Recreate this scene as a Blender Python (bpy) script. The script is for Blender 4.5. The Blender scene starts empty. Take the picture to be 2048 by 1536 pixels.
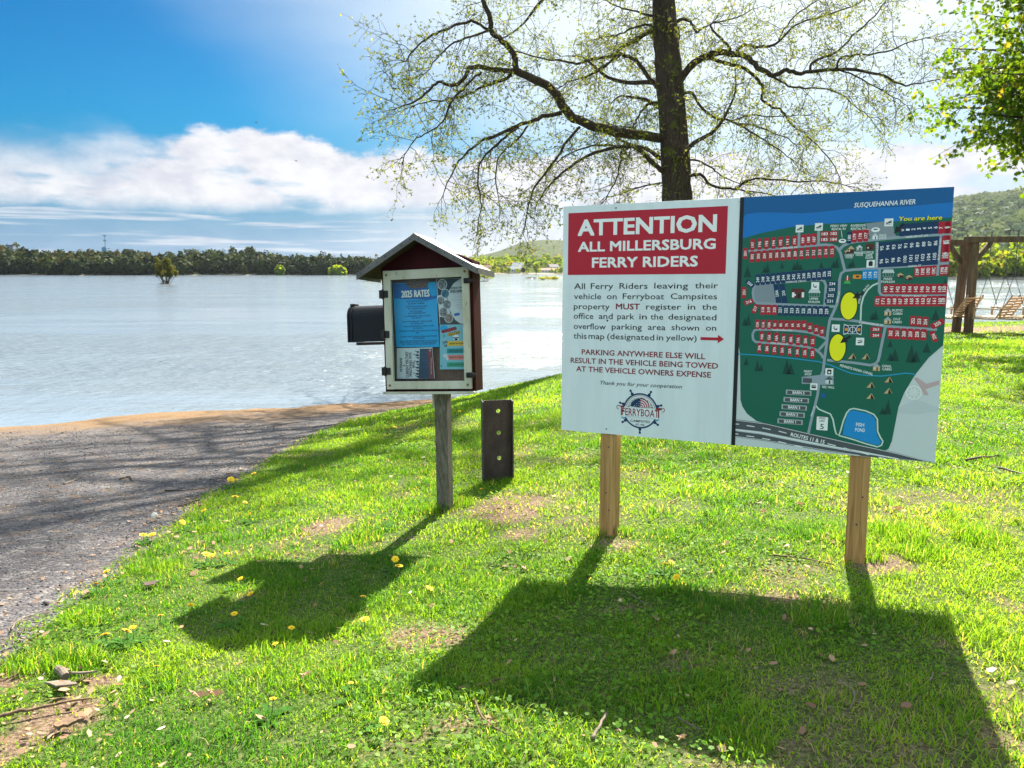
import bpy, bmesh, math, random
import numpy as np
from mathutils import Matrix, Vector, Euler
R = math.radians
rng = np.random.default_rng(7)
random.seed(11)
scene = bpy.context.scene
COL = scene.collection

# ------------------------------------------------------------------ camera
F_PX, HZ, CAM_Z = 1538.0, 542.0, 1.40
PITCH = math.atan((768 - HZ) / F_PX)
cam_d = bpy.data.cameras.new('camera')
cam = bpy.data.objects.new('camera', cam_d)
COL.objects.link(cam)
cam.location = (0, 0, CAM_Z)
cam.rotation_euler = (math.pi / 2 - PITCH, 0, 0)
cam_d.sensor_width = 36.0
cam_d.lens = F_PX / 2048 * 36.0
cam_d.clip_start = 0.05
cam_d.clip_end = 20000
scene.camera = cam

# ------------------------------------------------------------------ light, sky, exposure
SUN_EL, SUN_AZ = 43.0, 20.0          # azimuth to the right of straight ahead
SKY_STRENGTH = 0.12
EXPOSURE = 2.0
scene.view_settings.view_transform = 'Standard'
scene.view_settings.look = 'None'
scene.view_settings.gamma = 1
scene.view_settings.exposure = EXPOSURE
scene.cycles.max_bounces = 6
scene.cycles.transparent_max_bounces = 8
scene.cycles.sample_clamp_indirect = 4.0
scene.cycles.use_denoising = True

sd = Vector((math.sin(R(SUN_AZ)) * math.cos(R(SUN_EL)), math.cos(R(SUN_AZ)) * math.cos(R(SUN_EL)), math.sin(R(SUN_EL))))
sun_d = bpy.data.lights.new('sun', 'SUN')
sun_d.energy = 5.0
sun_d.angle = R(0.5)
sun_d.color = (1.0, 0.92, 0.78)
sun = bpy.data.objects.new('sun', sun_d)
COL.objects.link(sun)
sun.rotation_euler = sd.to_track_quat('Z', 'Y').to_euler()


class NT:
    """tiny node-tree writer"""
    def __init__(s, tree):
        s.t = tree
        s.n = tree.nodes
        s.l = tree.links

    def add(s, kind, **kw):
        n = s.n.new(kind)
        for k, v in kw.items():
            setattr(n, k, v)
        return n

    def put(s, sock, v):
        if isinstance(v, bpy.types.NodeSocket):
            s.l.new(v, sock)
        elif v is not None:
            if sock.type == 'RGBA' and len(v) == 3:
                v = (*v, 1)
            sock.default_value = v

    def math(s, op, a, b=None, c=None, clamp=False):
        n = s.add('ShaderNodeMath', operation=op, use_clamp=clamp)
        s.put(n.inputs[0], a)
        if b is not None: s.put(n.inputs[1], b)
        if c is not None: s.put(n.inputs[2], c)
        return n.outputs[0]

    def mix(s, f, a, b, blend='MIX'):
        n = s.add('ShaderNodeMix', data_type='RGBA', blend_type=blend)
        s.put(n.inputs[0], f); s.put(n.inputs[6], a); s.put(n.inputs[7], b)
        return n.outputs[2]

    def step(s, v, lo, hi, a=0.0, b=1.0):
        n = s.add('ShaderNodeMapRange', interpolation_type='SMOOTHSTEP')
        s.put(n.inputs[0], v)
        for i, q in enumerate((lo, hi, a, b)): s.put(n.inputs[1 + i], q)
        return n.outputs[0]

    def noise(s, vec, scale, detail=4, rough=0.55, dist=0.0, col=False):
        n = s.add('ShaderNodeTexNoise')
        if vec is not None: s.put(n.inputs['Vector'], vec)
        n.inputs['Scale'].default_value = scale
        n.inputs['Detail'].default_value = detail
        n.inputs['Roughness'].default_value = rough
        n.inputs['Distortion'].default_value = dist
        return n.outputs['Color' if col else 'Fac']

    def xyz(s, x, y, z):
        n = s.add('ShaderNodeCombineXYZ')
        for i, v in enumerate((x, y, z)): s.put(n.inputs[i], v)
        return n.outputs[0]

    def scalev(s, vec, sc):
        n = s.add('ShaderNodeMapping')
        s.put(n.inputs['Vector'], vec)
        n.inputs['Scale'].default_value = sc
        return n.outputs[0]

    def ramp(s, f, stops):
        n = s.add('ShaderNodeValToRGB')
        s.put(n.inputs[0], f)
        e = n.color_ramp.elements
        while len(e) < len(stops): e.new(0.5)
        for q, (p, c) in zip(e, stops):
            q.position = p
            q.color = (*c, 1)
        return n.outputs[0]


world = bpy.data.worlds.new('World')
scene.world = world
world.use_nodes = True
w = NT(world.node_tree)
w.n.clear()
sky = w.add('ShaderNodeTexSky', sky_type='NISHITA', sun_disc=False)
sky.sun_elevation = R(SUN_EL)
sky.sun_rotation = R(SUN_AZ)
sky.altitude = 100
sky.air_density = 1.0
sky.dust_density = 0.6
sky.ozone_density = 2.2
hs = w.add('ShaderNodeHueSaturation')
hs.inputs['Hue'].default_value = 0.485
hs.inputs['Saturation'].default_value = 1.7
hs.inputs['Value'].default_value = 0.45
w.l.new(sky.outputs[0], hs.inputs['Color'])
deep = w.mix(1.0, hs.outputs[0], (.03, .37, .47), 'MULTIPLY')
tc = w.add('ShaderNodeTexCoord')
sep = w.add('ShaderNodeSeparateXYZ')
w.l.new(tc.outputs['Generated'], sep.inputs[0])
hx, hy, hz = sep.outputs
rad = w.math('MAXIMUM', w.math('SQRT', w.math('ADD', w.math('MULTIPLY', hx, hx), w.math('MULTIPLY', hy, hy))), 0.02)
AZ = w.math('ARCTAN2', hx, hy)                       # 0 = straight ahead, + to the right
EL = w.math('DIVIDE', hz, rad)                       # tangent of the elevation
p1 = w.xyz(AZ, w.math('MULTIPLY', EL, 1.7), 0.0)
puff = w.noise(w.scalev(p1, (1, 1, 1)), 9.0, 7, 0.62)
fine = w.noise(w.scalev(p1, (1, 1, 1)), 24.0, 6, 0.6)
# heap of cloud low over the far shore, crisp bumps on its top between az -24 and -12 degrees
bump = w.math('MULTIPLY', w.math('MULTIPLY', w.step(AZ, -0.43, -0.37), w.step(AZ, -0.15, -0.30)), 0.022)
top = w.math('ADD', w.math('ADD', w.step(AZ, -.62, -.42, .130, .146), bump), w.math('MULTIPLY', w.math('SUBTRACT', puff, 0.5), 0.085))
soft = w.step(AZ, -0.50, -0.38, 0.06, 0.008)
edge = w.math('SUBTRACT', top, EL)
heap = w.step(w.math('DIVIDE', edge, soft), -0.6, 1.0)
under = w.step(w.math('ADD', EL, w.math('MULTIPLY', w.math('SUBTRACT', puff, 0.5), 0.03)), 0.058, 0.088)
heap = w.math('MULTIPLY', heap, under)
gaps = w.step(w.noise(w.scalev(p1, (1.0, 2.2, 1)), 7.0, 4, 0.5), 0.36, 0.47, 0.45, 1.0)
heap = w.math('MULTIPLY', heap, gaps)
streak = w.noise(w.scalev(p1, (1.5, 20.0, 1)), 3.0, 4, 0.55, 0.3)
streak = w.math('MULTIPLY', w.step(streak, 0.43, 0.65), w.step(EL, 0.12, 0.06))
streak = w.math('MULTIPLY', streak, 0.75)
veil = w.noise(w.scalev(p1, (1, 1.8, 1)), 2.2, 5, 0.55)
sunv = w.add('ShaderNodeVectorMath', operation='DOT_PRODUCT')
w.l.new(tc.outputs['Generated'], sunv.inputs[0])
sunv.inputs[1].default_value = sd
near_sun = w.math('ADD', sunv.outputs['Value'], w.math('MULTIPLY', w.math('SUBTRACT', veil, 0.5), 0.10))
cirrus = w.step(near_sun, 0.675, 0.91, 0.0, 0.95)
hazeband = w.math('MULTIPLY', w.step(EL, 0.17, 0.02), w.step(AZ, -0.28, 0.0, 0.25, 0.9))
cover = w.math('MAXIMUM', w.math('MAXIMUM', heap, streak), hazeband)
fill_clouds = w.math('MULTIPLY', w.step(w.noise(tc.outputs['Generated'], 2.6, 6, 0.6), 0.42, 0.62, 0.15, 0.9), w.step(hy, 0.2, -0.2))  # unseen clouds behind the camera, added to fill the shaded sides
cover = w.math('MAXIMUM', cover, fill_clouds)
shade = w.step(w.math('ADD', w.math('MULTIPLY', fine, 0.6), w.math('MULTIPLY', puff, 0.5)), 0.40, 0.66)
cl_col = w.mix(shade, (1.50, 1.53, 1.72), (2.0, 2.0, 2.06))
cl_col = w.mix(w.step(hy, .1, -.3), cl_col, (2.8, 3.5, 3.9))  # extra brightness for the added clouds behind the camera
low = w.mix(w.step(EL, .22, .01, 0.0, .95), deep, (.01, .48, 1.08))
low = w.mix(w.step(hy, 0.0, .2), deep, low)
low = w.mix(w.step(EL, .55, 1.3, 0.0, .95), low, (2.9, 3.2, 3.3))  # bright veil overhead, out of frame, added to lift shade on the lawn
sky_col = w.mix(cirrus, low, (2.0, 2.2, 2.25))
sky_col = w.mix(cover, sky_col, cl_col)
bg = w.add('ShaderNodeBackground')
w.l.new(sky_col, bg.inputs[0])
bg.inputs[1].default_value = SKY_STRENGTH
wo = w.add('ShaderNodeOutputWorld')
w.l.new(bg.outputs[0], wo.inputs[0])


# ------------------------------------------------------------------ survey: photo pixel -> world ray
SP, CP = math.sin(PITCH), math.cos(PITCH)

def ray(px, py):
    u, v = (px - 1024) / F_PX, (py - 768) / F_PX
    return np.array([u, CP - v * SP, -(v * CP + SP)])

def at_y(px, py, y):
    r = ray(px, py)
    return r * (y / r[1]) + np.array([0, 0, CAM_Z])

def at_z(px, py, z):
    r = ray(px, py)
    return r * ((z - CAM_Z) / r[2]) + np.array([0, 0, CAM_Z])


# ------------------------------------------------------------------ noise in numpy
def vnoise(x, y, seed=0):
    x = np.asarray(x, float); y = np.asarray(y, float)
    g = np.random.default_rng(seed).random((256, 256))
    xi = np.floor(x).astype(int); yi = np.floor(y).astype(int)
    fx = x - xi; fy = y - yi
    fx = fx * fx * (3 - 2 * fx); fy = fy * fy * (3 - 2 * fy)
    a = g[xi & 255, yi & 255]; b = g[(xi + 1) & 255, yi & 255]
    c = g[xi & 255, (yi + 1) & 255]; d = g[(xi + 1) & 255, (yi + 1) & 255]
    return (a * (1 - fx) + b * fx) * (1 - fy) + (c * (1 - fx) + d * fx) * fy

def fbm(x, y, seed=0, o=4):
    t = 0; a = 0.5; s = 0
    for i in range(o):
        t = t + a * vnoise(x * 2 ** i, y * 2 ** i, seed + i); s += a; a *= 0.5
    return t / s


# ------------------------------------------------------------------ terrain
WATER_Z = -1.5
CTRL = np.array([
    (-2.1, 2.93, -.12), (-2.2, 3.9, -.22), (-2.5, 5.9, -.40), (-2.66, 9.45, -.70), (-2.3, 12.7, -1.0), (-1.66, 14.5, -1.15),
    (-9.6, 14.1, -1.5), (-7.4, 15.4, -1.5), (-3.0, 16.8, -1.5), (0, 18.0, -1.5), (2.2, 20.3, -1.5), (4.3, 26, -1.5), (8, 29.5, -1.5), (12, 31.5, -1.5), (20, 36, -1.5), (30, 41, -1.5), (5.6, 24, -.30), (7.5, 21, -.2), (-20, 9.0, -1.5), (-30, 4, -1.5),
    (.54, 4.13, -.04), (1.68, 3.6, .015), (-.44, 4.83, -.14), (-.107, 5.55, -.20), (0, 0, 0), (0, 1.0, 0), (-.2, 2.4, -.02), (.086, 3.53, -.115), (1.71, 2.88, .04), (-1.316, 3.02, -.14), (-1, 2.2, -.08), (2, 2, .06), (4, 4, .06),
    (11.6, 20, -.18), (8, 16, -.10), (4, 10, 0), (5.5, 14, -.08), (.88, 13.4, -.42), (-.3, 12.8, -.62), (14, 21.5, -.16), (8.5, 19, -.25), (-.6, 8, -.38), (.6, 8.5, -.22), (20, 25, -.1),
    (-10, 8, -.75), (-6, 6, -.46), (-6, 11, -.98), (-10, 11.5, -1.15), (-4, 2, -.12), (-15, 4, -.6), (-4.5, 14, -1.22),
    (0, -10, .3), (-15, -10, 0), (15, -10, .5), (15, 5, .2), (30, 20, 0), (30, -10, .5), (15, 14, 0.05),
    (-10, 22, -2.6), (0, 26, -2.4), (3, 32, -2.6), (12, 39, -2.6), (30, 52, -2.6), (-30, 15, -2.6)])

def _tps(r2):
    return np.where(r2 > 1e-9, 0.5 * r2 * np.log(np.maximum(r2, 1e-9)), 0)
_n = len(CTRL)
_A = np.zeros((_n + 3, _n + 3))
_d = CTRL[:, None, :2] - CTRL[None, :, :2]
_A[:_n, :_n] = _tps((_d ** 2).sum(-1)) + np.eye(_n) * 0.02
_A[:_n, _n] = 1; _A[:_n, _n + 1:] = CTRL[:, :2]
_A[_n, :_n] = 1; _A[_n + 1:, :_n] = CTRL[:, :2].T
_W = np.linalg.solve(_A, np.concatenate([CTRL[:, 2], np.zeros(3)]))

SHX = np.array([-3000, -60, -30, -20, -9.6, -7.4, -3, 0, 2.2, 4.3, 8, 12, 20, 30, 60, 3000.])
SHY = np.array([-600, -12, 4, 9, 14.1, 15.4, 16.8, 18, 20.3, 26, 29.5, 31.5, 36, 41, 55, 700.])

def shore(x):
    return np.interp(x, SHX, SHY)

def height(x, y):
    x = np.atleast_1d(np.asarray(x, float)); y = np.atleast_1d(np.asarray(y, float))
    out = np.empty(x.shape)
    fx, fy = x.ravel(), y.ravel()
    o = out.ravel()
    for i in range(0, len(fx), 20000):
        a, b = fx[i:i + 20000], fy[i:i + 20000]
        r2 = (a[:, None] - CTRL[:, 0]) ** 2 + (b[:, None] - CTRL[:, 1]) ** 2
        z = _tps(r2) @ _W[:_n] + _W[_n] + a * _W[_n + 1] + b * _W[_n + 2]
        s = shore(a) - b
        far = np.where(s > 0, np.minimum(0.3, -1.5 + s * 0.12), np.maximum(-4, -1.5 + s * 0.10))
        d = np.hypot(a - 4, b - 12)
        k = np.clip((d - 20) / 14, 0, 1); k = k * k * (3 - 2 * k)
        z = z * (1 - k) + far * k
        z = z + (fbm(a * 1.3 + 50, b * 1.3 + 50, 3) - .5) * (0.035 + .07 * np.clip(1 - np.abs(s) / 5, 0, 1))
        o[i:i + 20000] = z
    return o.reshape(x.shape)

def h1(x, y):
    return float(height(np.array([x]), np.array([y]))[0])

def on_ground(px, py):
    z = 0.0
    for _ in range(25):
        p = at_z(px, py, min(z, CAM_Z - .3))
        z = 0.5 * z + 0.5 * h1(p[0], p[1])
    p = at_z(px, py, z)
    return np.array([p[0], p[1], h1(p[0], p[1])])

EDY = np.array([-60, -6, 0, 1.6, 2.93, 3.36, 3.9, 4.7, 5.9, 7.4, 9.45, 11.6, 12.74, 14.46, 15.6, 17.0, 18.5, 24])
EDX = np.array([-6, -2.6, -2.15, -2.05, -2.08, -2.13, -2.2, -2.31, -2.48, -2.59, -2.66, -2.49, -2.31, -1.66, -.9, .4, 2.0, 8.0])

def edge_x(y):
    y = np.asarray(y, float)
    return np.interp(y, EDY, EDX) + (fbm(y * 1.7 + 9, y * 0 + 3.3, 21) - .5) * 0.22


# ------------------------------------------------------------------ mesh helpers
class MB:
    def __init__(s):
        s.v = []; s.f = []; s.m = []

    def poly(s, pts, mi=0):
        b = len(s.v)
        s.v += [tuple(p) for p in pts]
        s.f.append(tuple(range(b, b + len(pts)))); s.m.append(mi)

    def box(s, lo, hi, mi=0, M=None, bev=0.0):
        (x0, y0, z0), (x1, y1, z1) = lo, hi
        if bev <= 0:
            P = [(x0, y0, z0), (x1, y0, z0), (x1, y1, z0), (x0, y1, z0), (x0, y0, z1), (x1, y0, z1), (x1, y1, z1), (x0, y1, z1)]
            Fs = [(0, 3, 2, 1), (4, 5, 6, 7), (0, 1, 5, 4), (1, 2, 6, 5), (2, 3, 7, 6), (3, 0, 4, 7)]
        else:
            bm = bmesh.new()
            bmesh.ops.create_cube(bm, size=1)
            for q in bm.verts:
                q.co = Vector(((x0 + x1) / 2 + q.co.x * (x1 - x0), (y0 + y1) / 2 + q.co.y * (y1 - y0), (z0 + z1) / 2 + q.co.z * (z1 - z0)))
            bmesh.ops.bevel(bm, geom=bm.edges[:], offset=bev, segments=2, profile=.5, affect='EDGES')
            bm.verts.ensure_lookup_table()
            P = [tuple(q.co) for q in bm.verts]
            Fs = [tuple(q.index for q in f.verts) for f in bm.faces]
            bm.free()
        b = len(s.v)
        if M is not None: P = [tuple(M @ Vector(p)) for p in P]
        s.v += P
        s.f += [tuple(b + i for i in f) for f in Fs]
        s.m += [mi] * len(Fs)

    def tube(s, pts, rad, n=6, mi=0, cap=True, bumpy=0.0):
        pts = [Vector(p) for p in pts]
        if not hasattr(rad, '__len__'): rad = [rad] * len(pts)
        b0 = len(s.v)
        up = Vector((0, 0, 1))
        t0 = (pts[1] - pts[0]).normalized()
        if abs(t0.dot(up)) > .9: up = Vector((1, 0, 0))
        side = t0.cross(up).normalized()
        for i, p in enumerate(pts):
            t = (pts[min(i + 1, len(pts) - 1)] - pts[max(i - 1, 0)])
            t = t.normalized() if t.length > 1e-9 else t0
            side = side - t * side.dot(t)
            if side.length < 1e-6: side = t.orthogonal()
            side.normalize()
            bi = t.cross(side)
            for k in range(n):
                a = 2 * math.pi * k / n
                rr = rad[i] * (1 + (random.uniform(-bumpy, bumpy) if bumpy else 0))
                q = p + (side * math.cos(a) + bi * math.sin(a)) * rr
                s.v.append((q.x, q.y, q.z))
        for i in range(len(pts) - 1):
            for k in range(n):
                a = b0 + i * n + k; c = b0 + i * n + (k + 1) % n
                s.f.append((a, c, c + n, a + n)); s.m.append(mi)
        if cap:
            s.f.append(tuple(b0 + k for k in range(n))[::-1]); s.m.append(mi)
            e = b0 + (len(pts) - 1) * n
            s.f.append(tuple(e + k for k in range(n))); s.m.append(mi)

    def build(s, name, mats, parent=None, smooth=False):
        me = bpy.data.meshes.new(name)
        me.from_pydata(s.v, [], s.f)
        if not isinstance(mats, (list, tuple)): mats = [mats]
        for m in mats: me.materials.append(m)
        if len(mats) > 1: me.polygons.foreach_set('material_index', s.m)
        if smooth: me.polygons.foreach_set('use_smooth', [True] * len(s.f))
        me.update()
        o = bpy.data.objects.new(name, me)
        COL.objects.link(o)
        if parent is not None: o.parent = parent
        return o


def mesh_np(name, V, loops, sizes, mats, mi=None, attr=None, parent=None, smooth=False):
    me = bpy.data.meshes.new(name)
    V = np.asarray(V, np.float32)
    me.vertices.add(len(V)); me.vertices.foreach_set('co', V.ravel())
    loops = np.asarray(loops, np.int32); sizes = np.asarray(sizes, np.int32)
    me.loops.add(len(loops)); me.loops.foreach_set('vertex_index', loops)
    st = np.concatenate([[0], np.cumsum(sizes)[:-1]]).astype(np.int32)
    me.polygons.add(len(sizes)); me.polygons.foreach_set('loop_start', st)
    if not isinstance(mats, (list, tuple)): mats = [mats]
    for m in mats: me.materials.append(m)
    if mi is not None: me.polygons.foreach_set('material_index', np.asarray(mi, np.int32))
    if smooth: me.polygons.foreach_set('use_smooth', np.ones(len(sizes), bool))
    for k, a in (attr or {}).items():
        at = me.attributes.new(k, 'FLOAT', 'POINT')
        at.data.foreach_set('value', np.asarray(a, np.float32))
    me.update(calc_edges=True)
    o = bpy.data.objects.new(name, me)
    COL.objects.link(o)
    if parent is not None: o.parent = parent
    return o


def tag(o, label=None, cat=None, group=None, kind=None):
    if label: o['label'] = label
    if cat: o['category'] = cat
    if group: o['group'] = group
    if kind: o['kind'] = kind
    return o

def empty(name, loc=(0, 0, 0), rot=(0, 0, 0), label=None, cat=None, group=None):
    o = bpy.data.objects.new(name, None)
    COL.objects.link(o)
    o.location = loc; o.rotation_euler = rot
    o.empty_display_size = 0.1
    return tag(o, label, cat, group)

def copy_tree(o, parent=None):
    c = o.copy()
    COL.objects.link(c)
    if parent is not None: c.parent = parent
    for ch in list(o.children): copy_tree(ch, c)
    return c


# ------------------------------------------------------------------ materials
MATS = {}

def mat(name, color, rough=.6, metal=0.0, spec=0.5, var=0.0, scale=8.0, stretch=(1, 1, 1), bump=0.0, bscale=None, col2=None, detail=5):
    if name in MATS: return MATS[name]
    m = bpy.data.materials.new(name)
    m.use_nodes = True
    t = NT(m.node_tree)
    b = t.n['Principled BSDF']
    b.inputs['Roughness'].default_value = rough
    b.inputs['Metallic'].default_value = metal
    b.inputs['Specular IOR Level'].default_value = spec
    if var or col2 or bump:
        co = t.add('ShaderNodeTexCoord').outputs['Object']
        v = t.scalev(co, stretch)
        f = t.noise(v, scale, detail, .6)
        c2 = col2 or tuple(c * (1 - var) for c in color)
        t.put(b.inputs['Base Color'], t.mix(t.step(f, .35, .65), color, c2))
        if bump:
            bn = t.add('ShaderNodeBump')
            bn.inputs['Strength'].default_value = bump
            bn.inputs['Distance'].default_value = .01
            t.l.new(t.noise(v, bscale or scale * 3, 4, .6), bn.inputs['Height'])
            t.l.new(bn.outputs[0], b.inputs['Normal'])
    else:
        b.inputs['Base Color'].default_value = (*color, 1)
    MATS[name] = m
    return m


def leafmat(name, lo, hi, trans=.5, rough=.5, warm=None, nscale=0.0, tboost=1.3):
    """foliage: colour picked per leaf by the 'rnd' attribute; part of the light passes through"""
    m = bpy.data.materials.new(name)
    m.use_nodes = True
    t = NT(m.node_tree)
    t.n.clear()
    a = t.add('ShaderNodeAttribute', attribute_name='rnd').outputs['Fac']
    stops = [(0.0, lo), (0.9, hi)] + ([(1.0, warm)] if warm else [])
    c = t.ramp(a, stops)
    if nscale:
        co = t.add('ShaderNodeTexCoord').outputs['Object']
        n = t.step(t.noise(co, nscale, 3, .5), .35, .65)
        c = t.mix(n, c, t.mix(0.55, c, (hi[0] * 1.15, hi[1] * .95, hi[2] * .8)))
    d = t.add('ShaderNodeBsdfPrincipled')
    t.l.new(c, d.inputs['Base Color'])
    d.inputs['Roughness'].default_value = rough
    d.inputs['Specular IOR Level'].default_value = .25
    tr = t.add('ShaderNodeBsdfTranslucent')
    tcol = t.mix(1.0, c, (tboost * 1.15, tboost, tboost * .45), 'MULTIPLY')
    t.l.new(tcol, tr.inputs[0])
    mx = t.add('ShaderNodeMixShader')
    mx.inputs[0].default_value = trans
    t.l.new(d.outputs[0], mx.inputs[1]); t.l.new(tr.outputs[0], mx.inputs[2])
    o = t.add('ShaderNodeOutputMaterial')
    t.l.new(mx.outputs[0], o.inputs[0])
    MATS[name] = m
    return m


# ------------------------------------------------------------------ ground
BARE = []
for px, py, rx, ry, k in [(660, 1052, 70, 24, .9), (850, 1275, 130, 42, .8), (1010, 1012, 120, 40, .75), (1100, 985, 110, 30, .5), (1225, 1090, 90, 25, .7), (1040, 1070, 60, 22, .7),
                          (1240, 1380, 80, 24, .4), (930, 1450, 90, 30, .6), (110, 1440, 130, 90, 1.0), (200, 1365, 70, 22, .9), (30, 1345, 50, 60, 1.0), (20, 1500, 70, 60, .8), (2000, 1480, 90, 60, .9),
                          (1560, 1192, 70, 18, .8), (1770, 1130, 100, 32, .8), (1370, 1325, 110, 34, .6), (1660, 1430, 110, 26, .45), (1760, 1350, 70, 22, .4), (1250, 1215, 110, 24, .5), (2020, 1210, 70, 40, .55),
                          (1270, 950, 120, 22, .4), (1560, 960, 180, 26, .35), (1980, 1050, 60, 26, .45), (1330, 1010, 90, 20, .35), (700, 1240, 60, 18, .4), (500, 1195, 60, 16, .5), (340, 1140, 50, 14, .35),
                          (1830, 1510, 150, 40, .6), (1480, 1290, 120, 26, .35), (1900, 1290, 60, 30, .5), (1110, 1320, 60, 20, .4), (780, 1500, 100, 30, .45), (400, 1330, 60, 20, .3), (1960, 950, 90, 14, .4)]:
    c = on_ground(px, py)
    l = on_ground(px + rx, py)
    u = on_ground(px, py - ry)
    BARE.append((c[0], c[1], abs(l[0] - c[0]) * .68, abs(u[1] - c[1]) * .68, k * .85))

def bare_amount(x, y):
    x = np.asarray(x, float); y = np.asarray(y, float)
    wob = (fbm(x * 5, y * 5, 31) - .5) * 1.6
    out = np.zeros(x.shape)
    for cx, cy, rx, ry, k in BARE:
        q = ((x - cx) / rx) ** 2 + ((y - cy) / ry) ** 2
        out = np.maximum(out, k * np.clip(1.45 - q - wob, 0, 1))
    g = fbm(x * .9 + 7, y * .9, 33)
    g2 = fbm(x * 3.1, y * 3.1 + 5, 35)
    out = np.maximum(out, np.clip((g - .52) * 3.0, 0, .4) * np.clip((g2 - .42) * 5, 0, 1))
    e = x - edge_x(y)
    out = np.maximum(out, np.clip(1 - e / .16, 0, 1) * .8)
    s = shore(x) - y
    out = np.maximum(out, np.clip((2.0 - s) / 1.5, 0, 1))
    d = np.hypot(x - 11.4, (y - 20.5) / 1.0)
    out = np.maximum(out, np.clip(1.3 - np.abs(y - 21.0) / 1.1, 0, .8) * (x > 7))
    return out

def grid_axis(segs):
    out = []
    for a, b, st in segs: out += list(np.arange(a, b, st))
    out.append(segs[-1][1])
    return np.array(out)

gx = grid_axis([(-3000, -300, 450), (-300, -60, 40), (-60, -14, 3), (-14, -4, .5), (-4, 5, .09), (5, 14, .3), (14, 60, 3), (60, 300, 40), (300, 3000, 450)])
gy = grid_axis([(-400, -60, 60), (-60, -4, 4), (-4, 1.6, .4), (1.6, 10, .09), (10, 30, .25), (30, 60, 3), (60, 300, 40), (300, 3900, 450)])
X, Y = np.meshgrid(gx, gy)
Z = height(X, Y)
left = np.clip((edge_x(Y) - .12 - X) / .2, 0, 1)
Z = Z - left * .06
nx, ny = len(gx), len(gy)
I = np.arange(nx * ny).reshape(ny, nx)
Q = np.stack([I[:-1, :-1], I[:-1, 1:], I[1:, 1:], I[1:, :-1]], -1).reshape(-1)

gm = bpy.data.materials.new('lawn_soil'); gm.use_nodes = True
t = NT(gm.node_tree)
co = t.add('ShaderNodeTexCoord').outputs['Object']
ba = t.add('ShaderNodeAttribute', attribute_name='bare').outputs['Fac']
n1 = t.noise(co, 14, 6, .65); n2 = t.noise(co, 70, 5, .65)
soil = t.ramp(n2, [(.30, (.035, .022, .016)), (.46, (.13, .085, .06)), (.58, (.215, .155, .105)), (.75, (.36, .28, .20))])
thatch = t.ramp(n2, [(.3, (.020, .035, .008)), (.5, (.06, .10, .02)), (.7, (.19, .19, .08))])
t.put(t.n['Principled BSDF'].inputs['Base Color'], t.mix(t.step(t.math('ADD', ba, t.math('MULTIPLY', t.math('SUBTRACT', n1, .5), .5)), .15, .65), thatch, soil))
t.n['Principled BSDF'].inputs['Roughness'].default_value = .95
t.n['Principled BSDF'].inputs['Specular IOR Level'].default_value = .15
bn = t.add('ShaderNodeBump'); bn.inputs['Strength'].default_value = .8; bn.inputs['Distance'].default_value = .02
t.l.new(n2, bn.inputs['Height']); t.l.new(bn.outputs[0], t.n['Principled BSDF'].inputs['Normal'])
ground = mesh_np('ground', np.stack([X, Y, Z], -1).reshape(-1, 3), Q, np.full((nx - 1) * (ny - 1), 4), gm, attr={'bare': bare_amount(X, Y).ravel()}, smooth=True)
tag(ground, 'grassy river bank with bare brown soil patches', kind='structure')

# gravel boat ramp, a sheet of its own that runs down into the river
rv = grid_axis([(-40, -4, 4), (-4, 1.5, .3), (1.5, 12, .09), (12, 20, .15)])
ru = np.concatenate([np.linspace(0, 1, 12) * 1.2, 1.2 + np.linspace(.03, 1, 60) ** 1.6 * 26])
RV, RU = np.meshgrid(rv, ru, indexing='ij')
RX = edge_x(RV) + .10 - RU
RZ = height(RX, RV) + .012 - np.clip(.25 - RU, 0, 1) * .05
rm = bpy.data.materials.new('ramp_gravel'); rm.use_nodes = True
t = NT(rm.node_tree); pb = t.n['Principled BSDF']
co = t.add('ShaderNodeTexCoord').outputs['Object']
sp = t.add('ShaderNodeSeparateXYZ'); t.l.new(co, sp.inputs[0])
vor = t.add('ShaderNodeTexVoronoi'); t.l.new(co, vor.inputs['Vector']); vor.inputs['Scale'].default_value = 62
vor2 = t.add('ShaderNodeTexVoronoi'); t.l.new(co, vor2.inputs['Vector']); vor2.inputs['Scale'].default_value = 24
peb = t.add('ShaderNodeSeparateColor'); t.l.new(vor.outputs['Color'], peb.inputs[0])
peb2 = t.add('ShaderNodeSeparateColor'); t.l.new(vor2.outputs['Color'], peb2.inputs[0])
big = t.noise(co, .9, 5, .6)
mid = t.noise(co, 6, 5, .65)
pv = t.math('ADD', t.math('MULTIPLY', peb.outputs[0], .6), t.math('MULTIPLY', peb2.outputs[0], .4))
stone = t.ramp(pv, [(.1, (.045, .043, .050)), (.45, (.080, .076, .084)), (.72, (.115, .108, .110)), (.95, (.22, .205, .195))])
dirt = t.ramp(t.noise(co, 40, 5, .7), [(.3, (.08, .047, .024)), (.5, (.18, .112, .056)), (.7, (.30, .19, .105))])
sh = t.math('SUBTRACT', sp.outputs[1], t.math('MULTIPLY', sp.outputs[0], .40))       # grows towards the water
tow = t.math('ADD', t.math('ADD', sh, t.math('MULTIPLY', t.math('SUBTRACT', big, .5), 5.5)), t.math('MULTIPLY', t.math('SUBTRACT', mid, .5), 2.5))
sand = t.step(tow, 13.0, 16.8)
loose = t.math('MULTIPLY', t.step(mid, .52, .66), t.step(sh, 3, 9, .12, .5))
t.put(pb.inputs['Base Color'], t.mix(t.math('MAXIMUM', sand, loose), stone, dirt))
pb.inputs['Roughness'].default_value = .9
pb.inputs['Specular IOR Level'].default_value = .2
bn = t.add('ShaderNodeBump'); bn.inputs['Strength'].default_value = 1.0; bn.inputs['Distance'].default_value = .012
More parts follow.
